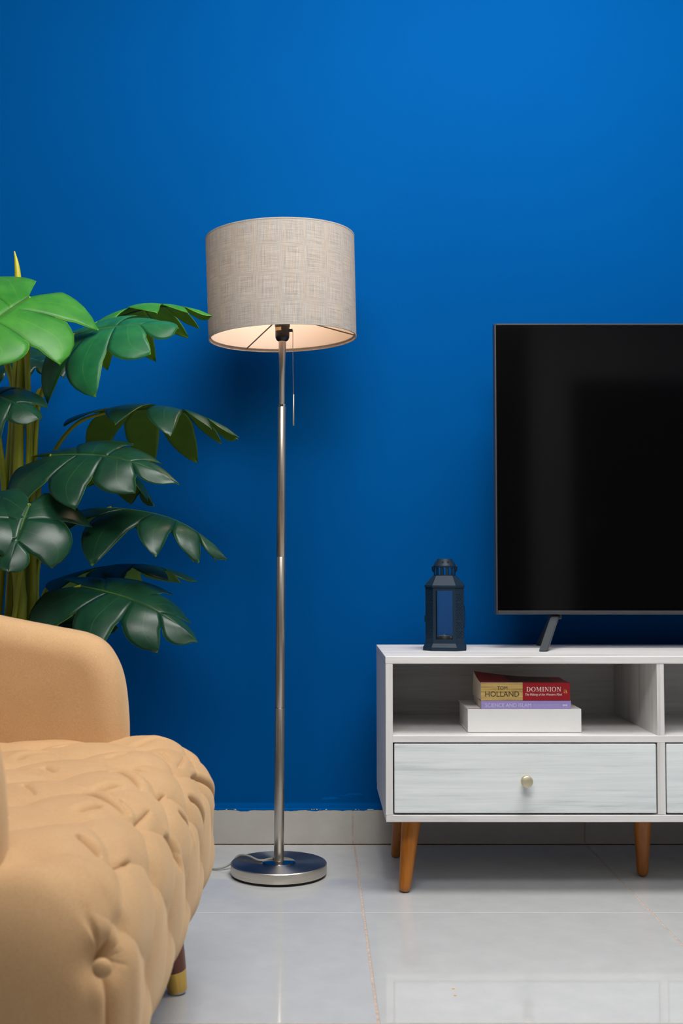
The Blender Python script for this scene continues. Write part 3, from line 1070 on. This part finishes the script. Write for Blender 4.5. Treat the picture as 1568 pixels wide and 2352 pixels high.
text_part('a', 'emblem', 'ink_gold', rb, 0.5515, 0.5605, ZR + 0.0205, yy, bold=0.0, height=0.0078, spin=0.0)

# ------------------------------------------------------------------ armchair
AX, AYC = -0.60, 1.645
chair = thing('armchair', 'beige velvet armchair with a deep buttoned seat in the foreground', 'armchair', (AX, AYC, 0))
YN, YFAR = 1.165, 2.125
SXF, SXB, SZ0, SZ1 = -0.173, -1.02, 0.140, 0.428
RXr, RYr, RZT, RZB = 0.105, 0.085, 0.115, 0.10
DY, DS, Y_0, S_0 = 0.178, 0.170, 1.316, -0.020


# folds of the cover: (which side stands proud, strength, points as (across the chair, out over the seat and down the front))
FOLDS = (
    (1, 1.0, ((1.7981, -0.2733), (1.8531, -0.2699), (1.8792, -0.2495), (1.8654, -0.2241))),
    (1, 0.5, ((1.9396, -0.2495), (1.9588, -0.2308), (1.9492, -0.2088))),
    (1, 0.6, ((1.8229, -0.1409), (1.8503, -0.1307), (1.8654, -0.1120))),
    (1, 0.7, ((1.9506, -0.1222), (2.0055, -0.1035), (2.0453, -0.0764))),
    (1, 0.5, ((1.7734, -0.0934), (1.7624, -0.0798), (1.7514, -0.0628))),
    (1, 0.4, ((1.7157, -0.0934), (1.7459, -0.0798))),
    (1, 1.0, ((1.7061, -0.1188), (1.7047, -0.1001), (1.6786, -0.0781), (1.6347, -0.0492))),
    (1, 0.8, ((1.5798, -0.1154), (1.6045, -0.1052), (1.6265, -0.0815))),
    (1, 1.1, ((1.5674, -0.1375), (1.5550, -0.1137), (1.5193, -0.0849), (1.5015, -0.0560), (1.4960, -0.0390))),
    (1, 0.8, ((1.4369, -0.1069), (1.4617, -0.0951), (1.4891, -0.0764))),
    (1, 0.6, ((1.6361, -0.0221), (1.7047, -0.0102))),
    (1, 0.6, ((1.4877, -0.0255), (1.5660, -0.0187))),
    (1, 0.5, ((1.8819, -0.0255), (1.9904, -0.0289))),
    (1, 0.4, ((1.9355, -0.0730), (1.8833, -0.0458))),
    (1, 1.0, ((1.3271, -0.0798), (1.3147, -0.0594), (1.3078, -0.0323))),
    (-1, 1.0, ((1.8984, 0.0154), (1.9574, 0.0356), (2.0000, 0.0636), (2.0453, 0.0973), (2.0453, 0.1233))),
    (-1, 1.0, ((1.8009, 0.0395), (1.8311, 0.0597), (1.8599, 0.0886), (1.8860, 0.1185))),
    (-1, 0.9, ((1.6786, 0.0327), (1.7144, 0.0626), (1.7308, 0.0896), (1.7226, 0.1050))),
    (-1, 1.1, ((1.5523, 0.0405), (1.5853, 0.0684), (1.5949, 0.0915), (1.5976, 0.1127))),
    (1, 0.5, ((1.7459, -0.2173), (1.7034, -0.1884))),
    (1, 0.4, ((1.7336, -0.2665), (1.7446, -0.2529), (1.7377, -0.2325))),
    (1, 0.4, ((1.5317, -0.0662), (1.4960, -0.0407))),
    (1, 0.5, ((1.6086, -0.2122), (1.5331, -0.1748))),
    (1, 0.5, ((1.3065, -0.0204), (1.3271, -0.0017), (1.3683, 0.0173))),
)


def wob(x, y, sd):
    return (np.sin(x * 23 + sd) * np.cos(y * 19 + sd * 2.3) + 0.6 * np.sin(x * 41 + y * 37 + sd * 1.7)) / 1.6


def smooth_line(pts, n=8):
    return [(v.x, v.y) for v in curve_pts([(p[0], p[1], 0) for p in pts], n * (len(pts) - 1))]


FOLD_LINES = [(sg, w, smooth_line(p)) for sg, w, p in FOLDS]


def tuft(Y, s):
    """depth field of the buttoned seat: soft pads, sunk buttons, overlapping folds"""
    Yw = Y + 0.010 * wob(Y, s, 1.0)
    sw_ = s + 0.008 * wob(Y, s, 4.0)
    a = (Yw - Y_0) / DY + (sw_ - S_0) / DS
    b = (Yw - Y_0) / DY - (sw_ - S_0) / DS
    pad = np.abs(np.sin(PI * a) * np.sin(PI * b)) ** 0.8
    da, db = a - np.round(a), b - np.round(b)
    dim = np.exp(-((da ** 2 + db ** 2) / 0.030))
    crease = np.exp(-np.abs(da) / 0.05) * 0.5 + np.exp(-np.abs(db) / 0.05) * 0.35
    fade = 1 - 0.5 * np.clip((s - 0.08) / 0.12, 0, 1)
    h = fade * (0.0062 * pad - 0.0058 * dim - 0.0010 * crease + 0.0010 * wob(Y * 1.7, s * 2.1, 8.0))
    for sg, w, ln in FOLD_LINES:
        ys = [p[0] for p in ln]
        ss = [p[1] for p in ln]
        m = (Y > min(ys) - 0.07) & (Y < max(ys) + 0.07) & (s > min(ss) - 0.07) & (s < max(ss) + 0.07)
        if not m.any():
            continue
        y, q = Y[m], s[m]
        best = np.full(y.shape, 1e9)
        sd = np.zeros(y.shape)
        par = np.zeros(y.shape)
        n = len(ln) - 1
        for k in range(n):
            (y0, s0), (y1, s1) = ln[k], ln[k + 1]
            dy, ds = y1 - y0, s1 - s0
            L2 = dy * dy + ds * ds + 1e-12
            tt = ((y - y0) * dy + (q - s0) * ds) / L2
            tc = np.clip(tt, 0, 1)
            ey, es = y - (y0 + tc * dy), q - (s0 + tc * ds)
            d = np.hypot(ey, es)
            up = d < best
            best = np.where(up, d, best)
            # positive on the side away from the camera (greater distance across the chair)
            nrm_ = np.array([-ds, dy]) if (-ds) > 0 or (abs(ds) < 1e-9) else np.array([ds, -dy])
            sgn = np.sign(ey * nrm_[0] + es * nrm_[1])
            sd = np.where(up, sgn, sd)
            par = np.where(up, (k + tc) / n, par)
        end = np.clip(par / 0.16, 0, 1) * np.clip((1 - par) / 0.24, 0, 1)
        end = end * end * (3 - 2 * end)
        far = sd > 0
        prof = np.where(far, -0.72 * np.exp(-best / 0.0026) - 0.28 * np.exp(-best / 0.012) + 0.20 * np.exp(-((best - 0.013) / 0.010) ** 2), -0.85 * np.exp(-best / 0.0050) - 0.15 * np.exp(-best / 0.012))
        h[m] += 0.0115 * w * end * prof
    return h


def face_grid(axis, sign, n1, n2):
    """points of one face of the box in unrounded coordinates"""
    rng = [(SXB, SXF), (YN, YFAR), (SZ0, SZ1)]
    o1, o2 = [i for i in range(3) if i != axis]
    g1 = GX if (o1 == 0 and n1 == NXg) else np.linspace(*rng[o1], n1)
    g2 = np.linspace(*rng[o2], n2)
    A, B = np.meshgrid(g1, g2, indexing='ij')
    P = np.zeros(A.shape + (3,))
    P[..., axis] = rng[axis][1 if sign > 0 else 0]
    P[..., o1] = A
    P[..., o2] = B
    return P


allv, allf, base_i = [], [], 0
NXg, NYg, NZg = 430, 620, 190
# finer where the seat is in view, towards the front
GX = np.concatenate([np.linspace(SXB, -0.56, 70, endpoint=False), np.linspace(-0.56, SXF, NXg - 70)])
for axis, sign, n1, n2 in ((2, 1, NXg, NYg), (0, 1, NYg, NZg), (1, -1, NXg, NZg), (1, 1, NXg, NZg), (0, -1, 60, 30), (2, -1, 60, 60)):
    P = face_grid(axis, sign, n1, n2)
    lo = np.array([SXB + RXr, YN + RYr, SZ0 + RZB])
    hi = np.array([SXF - RXr, YFAR - RYr, SZ1 - RZT])
    I = np.clip(P, lo, hi)
    rad = np.zeros_like(P)
    rad[..., 0] = RXr
    rad[..., 1] = RYr
    rad[..., 2] = np.where(P[..., 2] > I[..., 2], RZT, RZB)
    v = (P - I) / rad
    ln = np.linalg.norm(v, axis=-1, keepdims=True)
    nv_ = v / np.maximum(ln, 1e-9)
    Q = I + nv_ * rad
    nn = nv_ / rad
    nn /= np.linalg.norm(nn, axis=-1, keepdims=True)
    s = np.where(np.abs(P[..., 2] - SZ1) < 1e-9, P[..., 0] - SXF, 0.0) + (SZ1 - P[..., 2])
    s = np.where(np.abs(P[..., 0] - SXF) < 1e-9, SZ1 - P[..., 2], np.where(np.abs(P[..., 2] - SZ1) < 1e-9, P[..., 0] - SXF, (P[..., 0] - SXF) + (SZ1 - P[..., 2])))
    wgt = 1 - np.clip((np.abs(nn[..., 1]) - 0.35) / 0.45, 0, 1)
    wgt = wgt * wgt * (3 - 2 * wgt)
    wb_ = np.clip((P[..., 2] - SZ0) / 0.05, 0, 1)
    if axis == 2 and sign < 0 or axis == 0 and sign < 0:
        wgt = wgt * 0
    disp = tuft(P[..., 1], s) * wgt * wb_
    # plain side panels: seam, button dimple and fanning pleats at the front corner
    sid = 1 - wgt
    for ysg in (-1, 1):
        m = sid * (np.sign(nn[..., 1]) == ysg)
        dx, dz = Q[..., 0] + 0.196, Q[..., 2] - 0.335
        r_ = np.sqrt(dx ** 2 + dz ** 2)
        disp = disp + m * (0.012 - 0.024 * np.exp(-(r_ / 0.019) ** 2))
        seam = np.exp(-np.abs(dx + 0.012 * np.clip(dz, 0, 1) / 0.1 * -1) / 0.0042)
        disp = disp - m * 0.013 * seam * np.where(dz < 0, 1.0, np.clip(1 - dz / 0.085, 0, 1))
        ang_ = np.arctan2(dz, dx)
        fan = np.maximum(0, np.cos(ang_ * 9)) ** 3 * np.exp(-((r_ - 0.028) / 0.020) ** 2) * (np.cos(ang_ - 0.6) > -0.2)
        disp = disp - m * 0.0045 * fan
    Q = Q + nn * disp[..., None]
    Q[..., 0] -= 0.012 * (2.10 - Q[..., 1]) / 0.9
    allv.append(Q.reshape(-1, 3))
    idx = np.arange(n1 * n2).reshape(n1, n2) + base_i
    q4 = np.stack([idx[:-1, :-1], idx[1:, :-1], idx[1:, 1:], idx[:-1, 1:]], -1).reshape(-1, 4)
    if (axis == 1 and sign > 0) or (axis != 1 and sign < 0):
        q4 = q4[:, ::-1]
    allf.append(q4)
    base_i += n1 * n2
V = np.concatenate(allv) - np.array([AX, AYC, 0])
F = np.concatenate(allf)
me = bpy.data.meshes.new('seat')
me.from_pydata(V.tolist(), [], F.tolist())
b_ = bmesh.new()
b_.from_mesh(me)
bmesh.ops.remove_doubles(b_, verts=b_.verts, dist=0.0002)
bmesh.ops.recalc_face_normals(b_, faces=b_.faces)
for f in b_.faces:
    f.smooth = True
b_.to_mesh(me)
b_.free()
seat = link('seat', me, 'velvet', chair)
btn = None
for (x, y, z, n_) in ((-0.2065, YN + 0.0035, 0.335, (0, -1, 0.1)), (-0.2065, YFAR - 0.0035, 0.335, (0, 1, 0.1))
                      ):
    MB().lathe([(0, 0.0055), (0.005, 0.0048), (0.0085, 0.0025), (0.0098, -0.001), (0.009, -0.004), (0, -0.004)], (x, y, z), 24, n_).build('button', 'velvet', seat, True)

# arms: a padded slab with a rounded front, rising to the back
arm_prof = [(-0.345, 0.20), (-0.328, 0.28), (-0.323, 0.36), (-0.3225, 0.42), (-0.324, 0.468), (-0.330, 0.520), (-0.341, 0.556), (-0.362, 0.588), (-0.394, 0.606),
            (-0.447, 0.617), (-0.499, 0.627), (-0.544, 0.636), (-0.65, 0.658), (-0.78, 0.690), (-0.92, 0.728), (-1.03, 0.745), (-1.10, 0.72), (-1.115, 0.62), (-1.10, 0.45), (-1.07, 0.25), (-1.05, 0.20)]
ap = [Vector((p.x, p.y)) for p in curve_pts([(x, z, 0) for x, z in arm_prof], 120)]
cen = [Vector((0, 0))] * len(ap)


def arm(yin, yout, name, dx=0.0):
    n = len(ap)
    nr = []
    for i in range(n):
        d = ap[(i + 1) % n] - ap[i - 1]
        nr.append(Vector((-d.y, d.x)).normalized())
    if (ap[40] + nr[40] * 0.05 - Vector((-0.7, 0.4))).length > (ap[40] - Vector((-0.7, 0.4))).length:
        nr = [-v for v in nr]
    ym, hw, r = (yin + yout) / 2, abs(yout - yin) / 2, 0.048
    secs = []
    for k in range(17):
        a = -PI / 2 + PI * k / 16
        y = ym + (hw - r) * (1 if a > 0.01 else -1 if a < -0.01 else 0) + r * math.sin(a)
        secs.append((y, r * (1 - math.cos(a))))
    mb = MB()
    rings = [[mb.bm.verts.new((p.x + dx + w.x * ins, y, p.y + w.y * ins)) for p, w in zip(ap, nr)] for y, ins in secs]
    # pillowed faces: inner rings towards the middle
    for end in (0, -1):
        y, _ = secs[end]
        sg = -1 if end == 0 else 1
        ringl = rings[end]
        prev = ringl
        cx, cz = -0.68, 0.42
        for q in (0.8, 0.55, 0.25):
            ring2 = [mb.bm.verts.new((cx + (v.co.x - cx) * q, y + sg * 0.008 * (1 - q ** 2), cz + (v.co.z - cz) * q)) for v in ringl]
            for i in range(n):
                j = (i + 1) % n
                mb.bm.faces.new((prev[i], prev[j], ring2[j], ring2[i]))
            prev = ring2
        mb.bm.faces.new(prev)
    for A_, B_ in zip(rings, rings[1:]):
        for i in range(n):
            j = (i + 1) % n
            mb.bm.faces.new((A_[i], A_[j], B_[j], B_[i]))
    return mb.build(name, 'velvet', chair, True, angle=80)


arm(2.005, 2.125, 'arm')
arm(1.290, 1.168, 'arm', 0.005)
# backrest, out of the picture to the left but part of the chair
bk = MB().box(-1.13, -0.93, YN + 0.02, YFAR - 0.02, 0.20, 0.80, 0.07, 6)
bk.build('backrest', 'velvet', chair, True, angle=80)


def chair_leg(fx, fy, sxn, syn):
    f = Vector((fx, fy, 0.0004))
    tp = Vector((fx - 0.027 * sxn, fy - 0.022 * syn, 0.175))
    L = (tp - f).length
    ez = (tp - f).normalized()
    lg = MB().lathe([(0, 0.042), (0.0205, 0.042), (0.0225, 0.070), (0.0275, L), (0, L)], f, 36, ez).build('leg', 'walnut', chair, True, org=f)
    MB().lathe([(0.0150, 0.0065), (0.0165, 0.0062), (0.0205, 0.0425), (0, 0.0425)], f, 36, ez).build('brass_cap', 'brass', lg, True)
    MB().lathe([(0, 0.0), (0.010, 0.0004), (0.0150, 0.0030), (0.0160, 0.0068), (0, 0.0068)], f, 30, ez).build('glide', 'glide', lg, True)


for fx, fy, sa, sb in ((-0.2335, 2.052, 1, 1), (-0.2335, 1.238, 1, -1), (-0.99, 2.052, -1, 1), (-0.99, 1.238, -1, -1)):
    chair_leg(fx, fy, sa, sb)

# ------------------------------------------------------------------ the plant
PX, PY = -0.695, 2.66
plant = thing('monstera_plant', 'tall green monstera plant with split leaves behind the beige armchair', 'plant', (PX, PY, 0))
pot = MB().lathe([(0, 0.001), (0.105, 0.001), (0.112, 0.006), (0.140, 0.27), (0.148, 0.275), (0.148, 0.30), (0.138, 0.30), (0.134, 0.262), (0, 0.262)], (PX, PY, 0), 48).build('pot', 'pot', plant, True)
MB().lathe([(0, 0.27), (0.133, 0.265), (0.133, 0.255)], (PX, PY, 0), 32).build('soil', 'soil', pot, True)

H_, F_, PCX, PCY = 0.724, 2740.0, 726.0, 1176.0
cpi, spi = math.cos(0.04413), math.sin(0.04413)


def W3(x, y, Y):
    """world point at distance Y from the camera's wall-parallel plane (measured off the photograph)"""
    rx, ru = (x - PCX) / F_, -(y - PCY) / F_
    d = Vector((rx, cpi - ru * spi, spi + ru * cpi))
    k = Y / d.y
    return Vector((d.x * k, Y, H_ + d.z * k))


def leaf(B, Tp, nrm, Wd, seed, mats, nl=4, droop=0.35, arch=0.12, slit=0.50, cup=0.07, side_droop=(1, 1), petiole=None, pr=(0.006, 0.004)):
    B, Tp = Vector(B), Vector(Tp)
    ex = Tp - B
    L = ex.length
    ex.normalize()
    ez = Vector(nrm)
    ez = (ez - ex * ez.dot(ex)).normalized()
    ey = ez.cross(ex)
    rr = random.Random(seed)
    verts, faces, uvs = [], [], []
    nt, nq = 8, 14

    def mid(t):
        x = L * 0.90 * t
        return x

    def zmid(x):
        q = x / L
        return arch * L * (math.sin(PI * min(max(q, -0.4), 1.15) * 0.9) * 0.9 - 0.0)

    for si, sd in enumerate((1, -1)):
        ts = [0.0] + sorted((k + rr.uniform(-0.12, 0.12)) / nl for k in range(1, nl)) + [1.0]
        for k in range(nl):
            t0, t1 = ts[k], ts[k + 1]
            q0 = slit * rr.uniform(0.8, 1.25)
            ld = droop * rr.uniform(0.75, 1.35) * side_droop[si]
            tw = rr.uniform(-0.10, 0.10)
            ln = rr.uniform(0.93, 1.07)
            base = len(verts)
            for iq in range(nq + 1):
                q = iq / nq
                xx = max(0.0, (q - q0) / (1 - q0))
                sh_ = ((1 - xx ** 2.7) ** 0.85) * (1 - 0.10 * min(1, xx * 4))
                if k == nl - 1:
                    sh_ = 1 - (1 - sh_) * 0.5
                for it in range(nt + 1):
                    tau = it / nt
                    tc = (t0 + t1) / 2 + (t1 - t0) * 0.44 * xx ** 2
                    if k < nl - 1:
                        ta_ = t0 + (t1 - t0) * (0.05 * min(1, xx * 5) + 0.82 * xx ** 1.7)
                        tb_ = t1 - (t1 - t0) * (0.06 * min(1, xx * 5) + 0.06 * xx ** 3)
                        t = ta_ + (tb_ - ta_) * tau
                    else:
                        t = tc + (tau - 0.5) * (t1 - t0) * max(sh_, 0.03)
                        if it == nt:
                            t = 1.0
                    t = min(max(t, 0.0), 1.0)
                    phi = math.radians(158 * (1 - t) ** 2.1 + 66 * (1 - (1 - t) ** 2.1) * (1 - t ** 3.2))
                    R = Wd * (0.36 + 0.22 * math.sin(PI * min(1.0, t * 1.25 + 0.12)) - 0.0) * (1 - 0.62 * t ** 4) * ln * 1.08
                    R = R * (1 - t ** 6) + L * 0.13 * t ** 6
                    mx_ = mid(t)
                    x = mx_ + q * R * math.cos(phi)
                    y = q * R * math.sin(phi)
                    e = (tau - 0.5) * 2
                    z = zmid(x) + 0.10 * y * (1 - q) - ld * (q ** 1.9) * R * (0.35 + 0.65 * math.sin(phi))
                    wloc = (t1 - t0) * L * 0.5
                    z -= cup * e * e * wloc * min(1, q * 2.2) * (1.0 if k < nl - 1 else 0.4)
                    z += tw * e * wloc * xx
                    verts.append(B + ex * x + ey * (sd * y) + ez * z)
                    uvs.append((tau, q))
            for iq in range(nq):
                for it in range(nt):
                    a = base + iq * (nt + 1) + it
                    f = (a, a + 1, a + nt + 2, a + nt + 1)
                    faces.append(f if sd < 0 else f[::-1])
    me = bpy.data.meshes.new('leaf')
    og = ORG[plant.name]
    me.from_pydata([v - og for v in verts], [], faces)
    uvl = me.uv_layers.new(name='UVMap')
    for lp_ in me.loops:
        uvl.data[lp_.index].uv = uvs[lp_.vertex_index]
    b_ = bmesh.new()
    b_.from_mesh(me)
    bmesh.ops.remove_doubles(b_, verts=b_.verts, dist=0.0002)
    for f in b_.faces:
        f.smooth = True
    # make the upper side face along ez
    s_ = sum((f.normal.dot(ez) * f.calc_area() for f in b_.faces))
    if s_ < 0:
        bmesh.ops.reverse_faces(b_, faces=b_.faces)
    b_.to_mesh(me)
    b_.free()
    o = link('leaf', me, mats, plant)
    sm_ = o.modifiers.new('thickness', 'SOLIDIFY')
    sm_.thickness = 0.0012
    sm_.offset = -1
    sm_.material_offset = 1
    sm_.material_offset_rim = 0
    pts = [B + ex * (L * 0.88 * i / 10) + ez * (zmid(L * 0.88 * i / 10) - 0.0016) for i in range(11)]
    MB().tube(pts, [0.0030 - 0.0022 * i / 10 for i in range(11)], 6).build('midrib', 'midrib', o, True)
    if petiole:
        cp_ = [Vector(p) for p in petiole] + [B + ez * zmid(0)]
        pp = curve_pts(cp_, 28)
        n_ = len(pp)
        MB().tube(pp, [pr[0] + (pr[1] - pr[0]) * i / (n_ - 1) for i in range(n_)], 10).build('petiole', 'stem', plant, True)
    return o


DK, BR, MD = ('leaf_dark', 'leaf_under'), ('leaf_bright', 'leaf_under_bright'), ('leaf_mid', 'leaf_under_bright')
root = lambda dx, dy: (PX + dx, PY + dy, 0.262)
# top bright leaf hanging towards the camera, lower left
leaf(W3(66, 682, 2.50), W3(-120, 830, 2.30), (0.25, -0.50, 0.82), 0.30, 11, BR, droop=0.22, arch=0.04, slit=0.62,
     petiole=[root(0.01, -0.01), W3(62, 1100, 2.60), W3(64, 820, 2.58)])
# arching leaf reaching to the shade
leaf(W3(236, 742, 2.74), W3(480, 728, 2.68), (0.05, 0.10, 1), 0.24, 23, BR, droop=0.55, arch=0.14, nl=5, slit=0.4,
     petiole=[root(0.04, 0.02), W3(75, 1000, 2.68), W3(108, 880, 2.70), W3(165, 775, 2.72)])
# dark leaf under it, showing its top
leaf(W3(172, 768, 2.58), W3(402, 752, 2.50), (-0.05, -0.62, 0.78), 0.27, 31, MD, droop=0.45, arch=0.06,
     petiole=[root(0.05, 0.0), W3(80, 1050, 2.62), W3(96, 905, 2.62), W3(128, 835, 2.61)])
# behind, small pieces left
leaf(W3(62, 800, 2.86), W3(-60, 858, 2.84), (0.2, -0.4, 0.9), 0.24, 47, DK, droop=0.4,
     petiole=[root(-0.02, 0.05), W3(40, 1000, 2.76), W3(70, 850, 2.84)])
leaf(W3(60, 822, 2.74), W3(118, 850, 2.70), (0.1, -0.5, 0.8), 0.16, 48, DK, droop=0.4, nl=3)
# left edge leaf at mid height
leaf(W3(-40, 905, 2.46), W3(86, 962, 2.40), (-0.1, -0.62, 0.75), 0.20, 53, DK, droop=0.45, nl=3,
     petiole=[root(-0.05, -0.04), W3(-20, 1150, 2.52)])
# arching leaf, seen from below
leaf(W3(252, 945, 2.76), W3(540, 1004, 2.70), (0.10, 0.22, 1), 0.27, 61, DK, droop=0.62, arch=0.13, nl=5, slit=0.38,
     petiole=[root(0.07, 0.02), W3(88, 1140, 2.68), W3(122, 1042, 2.70), W3(178, 972, 2.73)])
# glossy leaf turned to the camera
leaf(W3(118, 1046, 2.54), W3(402, 1110, 2.48), (0.02, -0.60, 0.80), 0.245, 71, DK, droop=0.42, arch=0.12,
     petiole=[root(0.03, -0.03), W3(62, 1240, 2.60), W3(84, 1110, 2.58)])
leaf(W3(262, 1072, 2.72), W3(352, 1160, 2.76), (0.1, 0.2, 1), 0.16, 73, DK, droop=0.5, nl=3)
# long arching leaf
leaf(W3(256, 1166, 2.66), W3(512, 1282, 2.60), (0.14, -0.06, 1), 0.29, 83, DK, droop=0.60, arch=0.13, nl=5, slit=0.38,
     petiole=[root(0.10, -0.01), W3(84, 1345, 2.62), W3(115, 1252, 2.63), W3(175, 1195, 2.64)])
# left leaf, drooping to the camera
leaf(W3(68, 1158, 2.46), W3(20, 1310, 2.36), (0.15, -0.72, 0.62), 0.22, 97, DK, droop=0.35, nl=3, arch=0.08,
     petiole=[root(-0.01, -0.06), W3(50, 1300, 2.54)])
leaf(W3(-20, 1160, 2.44), W3(-60, 1300, 2.34), (0.25, -0.72, 0.62), 0.22, 98, DK, droop=0.35, nl=3)
# shaded leaf near the wall
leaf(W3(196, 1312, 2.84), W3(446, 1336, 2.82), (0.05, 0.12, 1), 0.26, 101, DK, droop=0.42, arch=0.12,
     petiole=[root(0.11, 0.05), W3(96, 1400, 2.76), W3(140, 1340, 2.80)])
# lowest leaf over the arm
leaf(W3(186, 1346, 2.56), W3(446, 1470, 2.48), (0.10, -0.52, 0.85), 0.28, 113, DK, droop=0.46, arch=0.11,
     petiole=[root(0.10, -0.04), W3(84, 1432, 2.58), W3(130, 1370, 2.57)])
leaf(W3(150, 1400, 2.72), W3(268, 1440, 2.70), (0.1, -0.2, 1), 0.2, 117, DK, droop=0.5, nl=3,
     petiole=[root(0.09, 0.03), W3(100, 1430, 2.70)])
leaf(W3(120, 1420, 2.62), W3(150, 1500, 2.56), (0.1, -0.6, 0.8), 0.14, 119, DK, droop=0.5, nl=3)
# canes with their sheaths
for k, (pts, r0_, r1_) in enumerate((
        ([root(-0.03, 0), W3(22, 1420, 2.62), W3(30, 1150, 2.62), W3(36, 900, 2.62), W3(38, 660, 2.62)], 0.014, 0.0065),
        ([root(0.0, 0.03), W3(62, 1420, 2.66), W3(64, 1200, 2.66), W3(74, 950, 2.66)], 0.013, 0.007),
        ([root(0.02, -0.03), W3(46, 1430, 2.58), W3(38, 1250, 2.58), W3(44, 1000, 2.60), W3(52, 790, 2.62)], 0.016, 0.009),
        ([root(-0.06, 0.01), W3(-6, 1420, 2.60), W3(10, 1150, 2.60), W3(-6, 980, 2.60)], 0.010, 0.006),
        ([root(-0.05, -0.03), W3(2, 1250, 2.64), W3(30, 930, 2.64), W3(20, 850, 2.64), W3(-12, 770, 2.62)], 0.010, 0.006),
        ([root(0.03, 0.0), W3(72, 1400, 2.60), W3(70, 1150, 2.61), W3(62, 800, 2.60)], 0.011, 0.006))):
    pp = curve_pts(pts, 32)
    n_ = len(pp)
    rads = [(r0_ + (r1_ - r0_) * i / (n_ - 1)) * (1.0 + (0.07 if i % 5 == 0 else 0)) for i in range(n_)]
    MB().tube(pp, rads, 14).build('cane', 'stem', plant, True)
# rolled young leaf
sp = curve_pts([W3(38, 672, 2.62), W3(41, 640, 2.62), W3(38, 605, 2.62), W3(33, 577, 2.62)], 20)
rads = [0.0068, 0.0072, 0.0075, 0.0078, 0.0078, 0.0077, 0.0075, 0.0072, 0.0068, 0.0064, 0.006, 0.0055, 0.005, 0.0044, 0.0038, 0.0031, 0.0025, 0.0019, 0.0014]
rads = [rads[min(len(rads) - 1, int(i * len(rads) / len(sp)))] for i in range(len(sp))]
MB().tube(sp, rads, 12).build('leaf_spear', 'spear', plant, True)['label'] = 'yellow rolled young leaf'
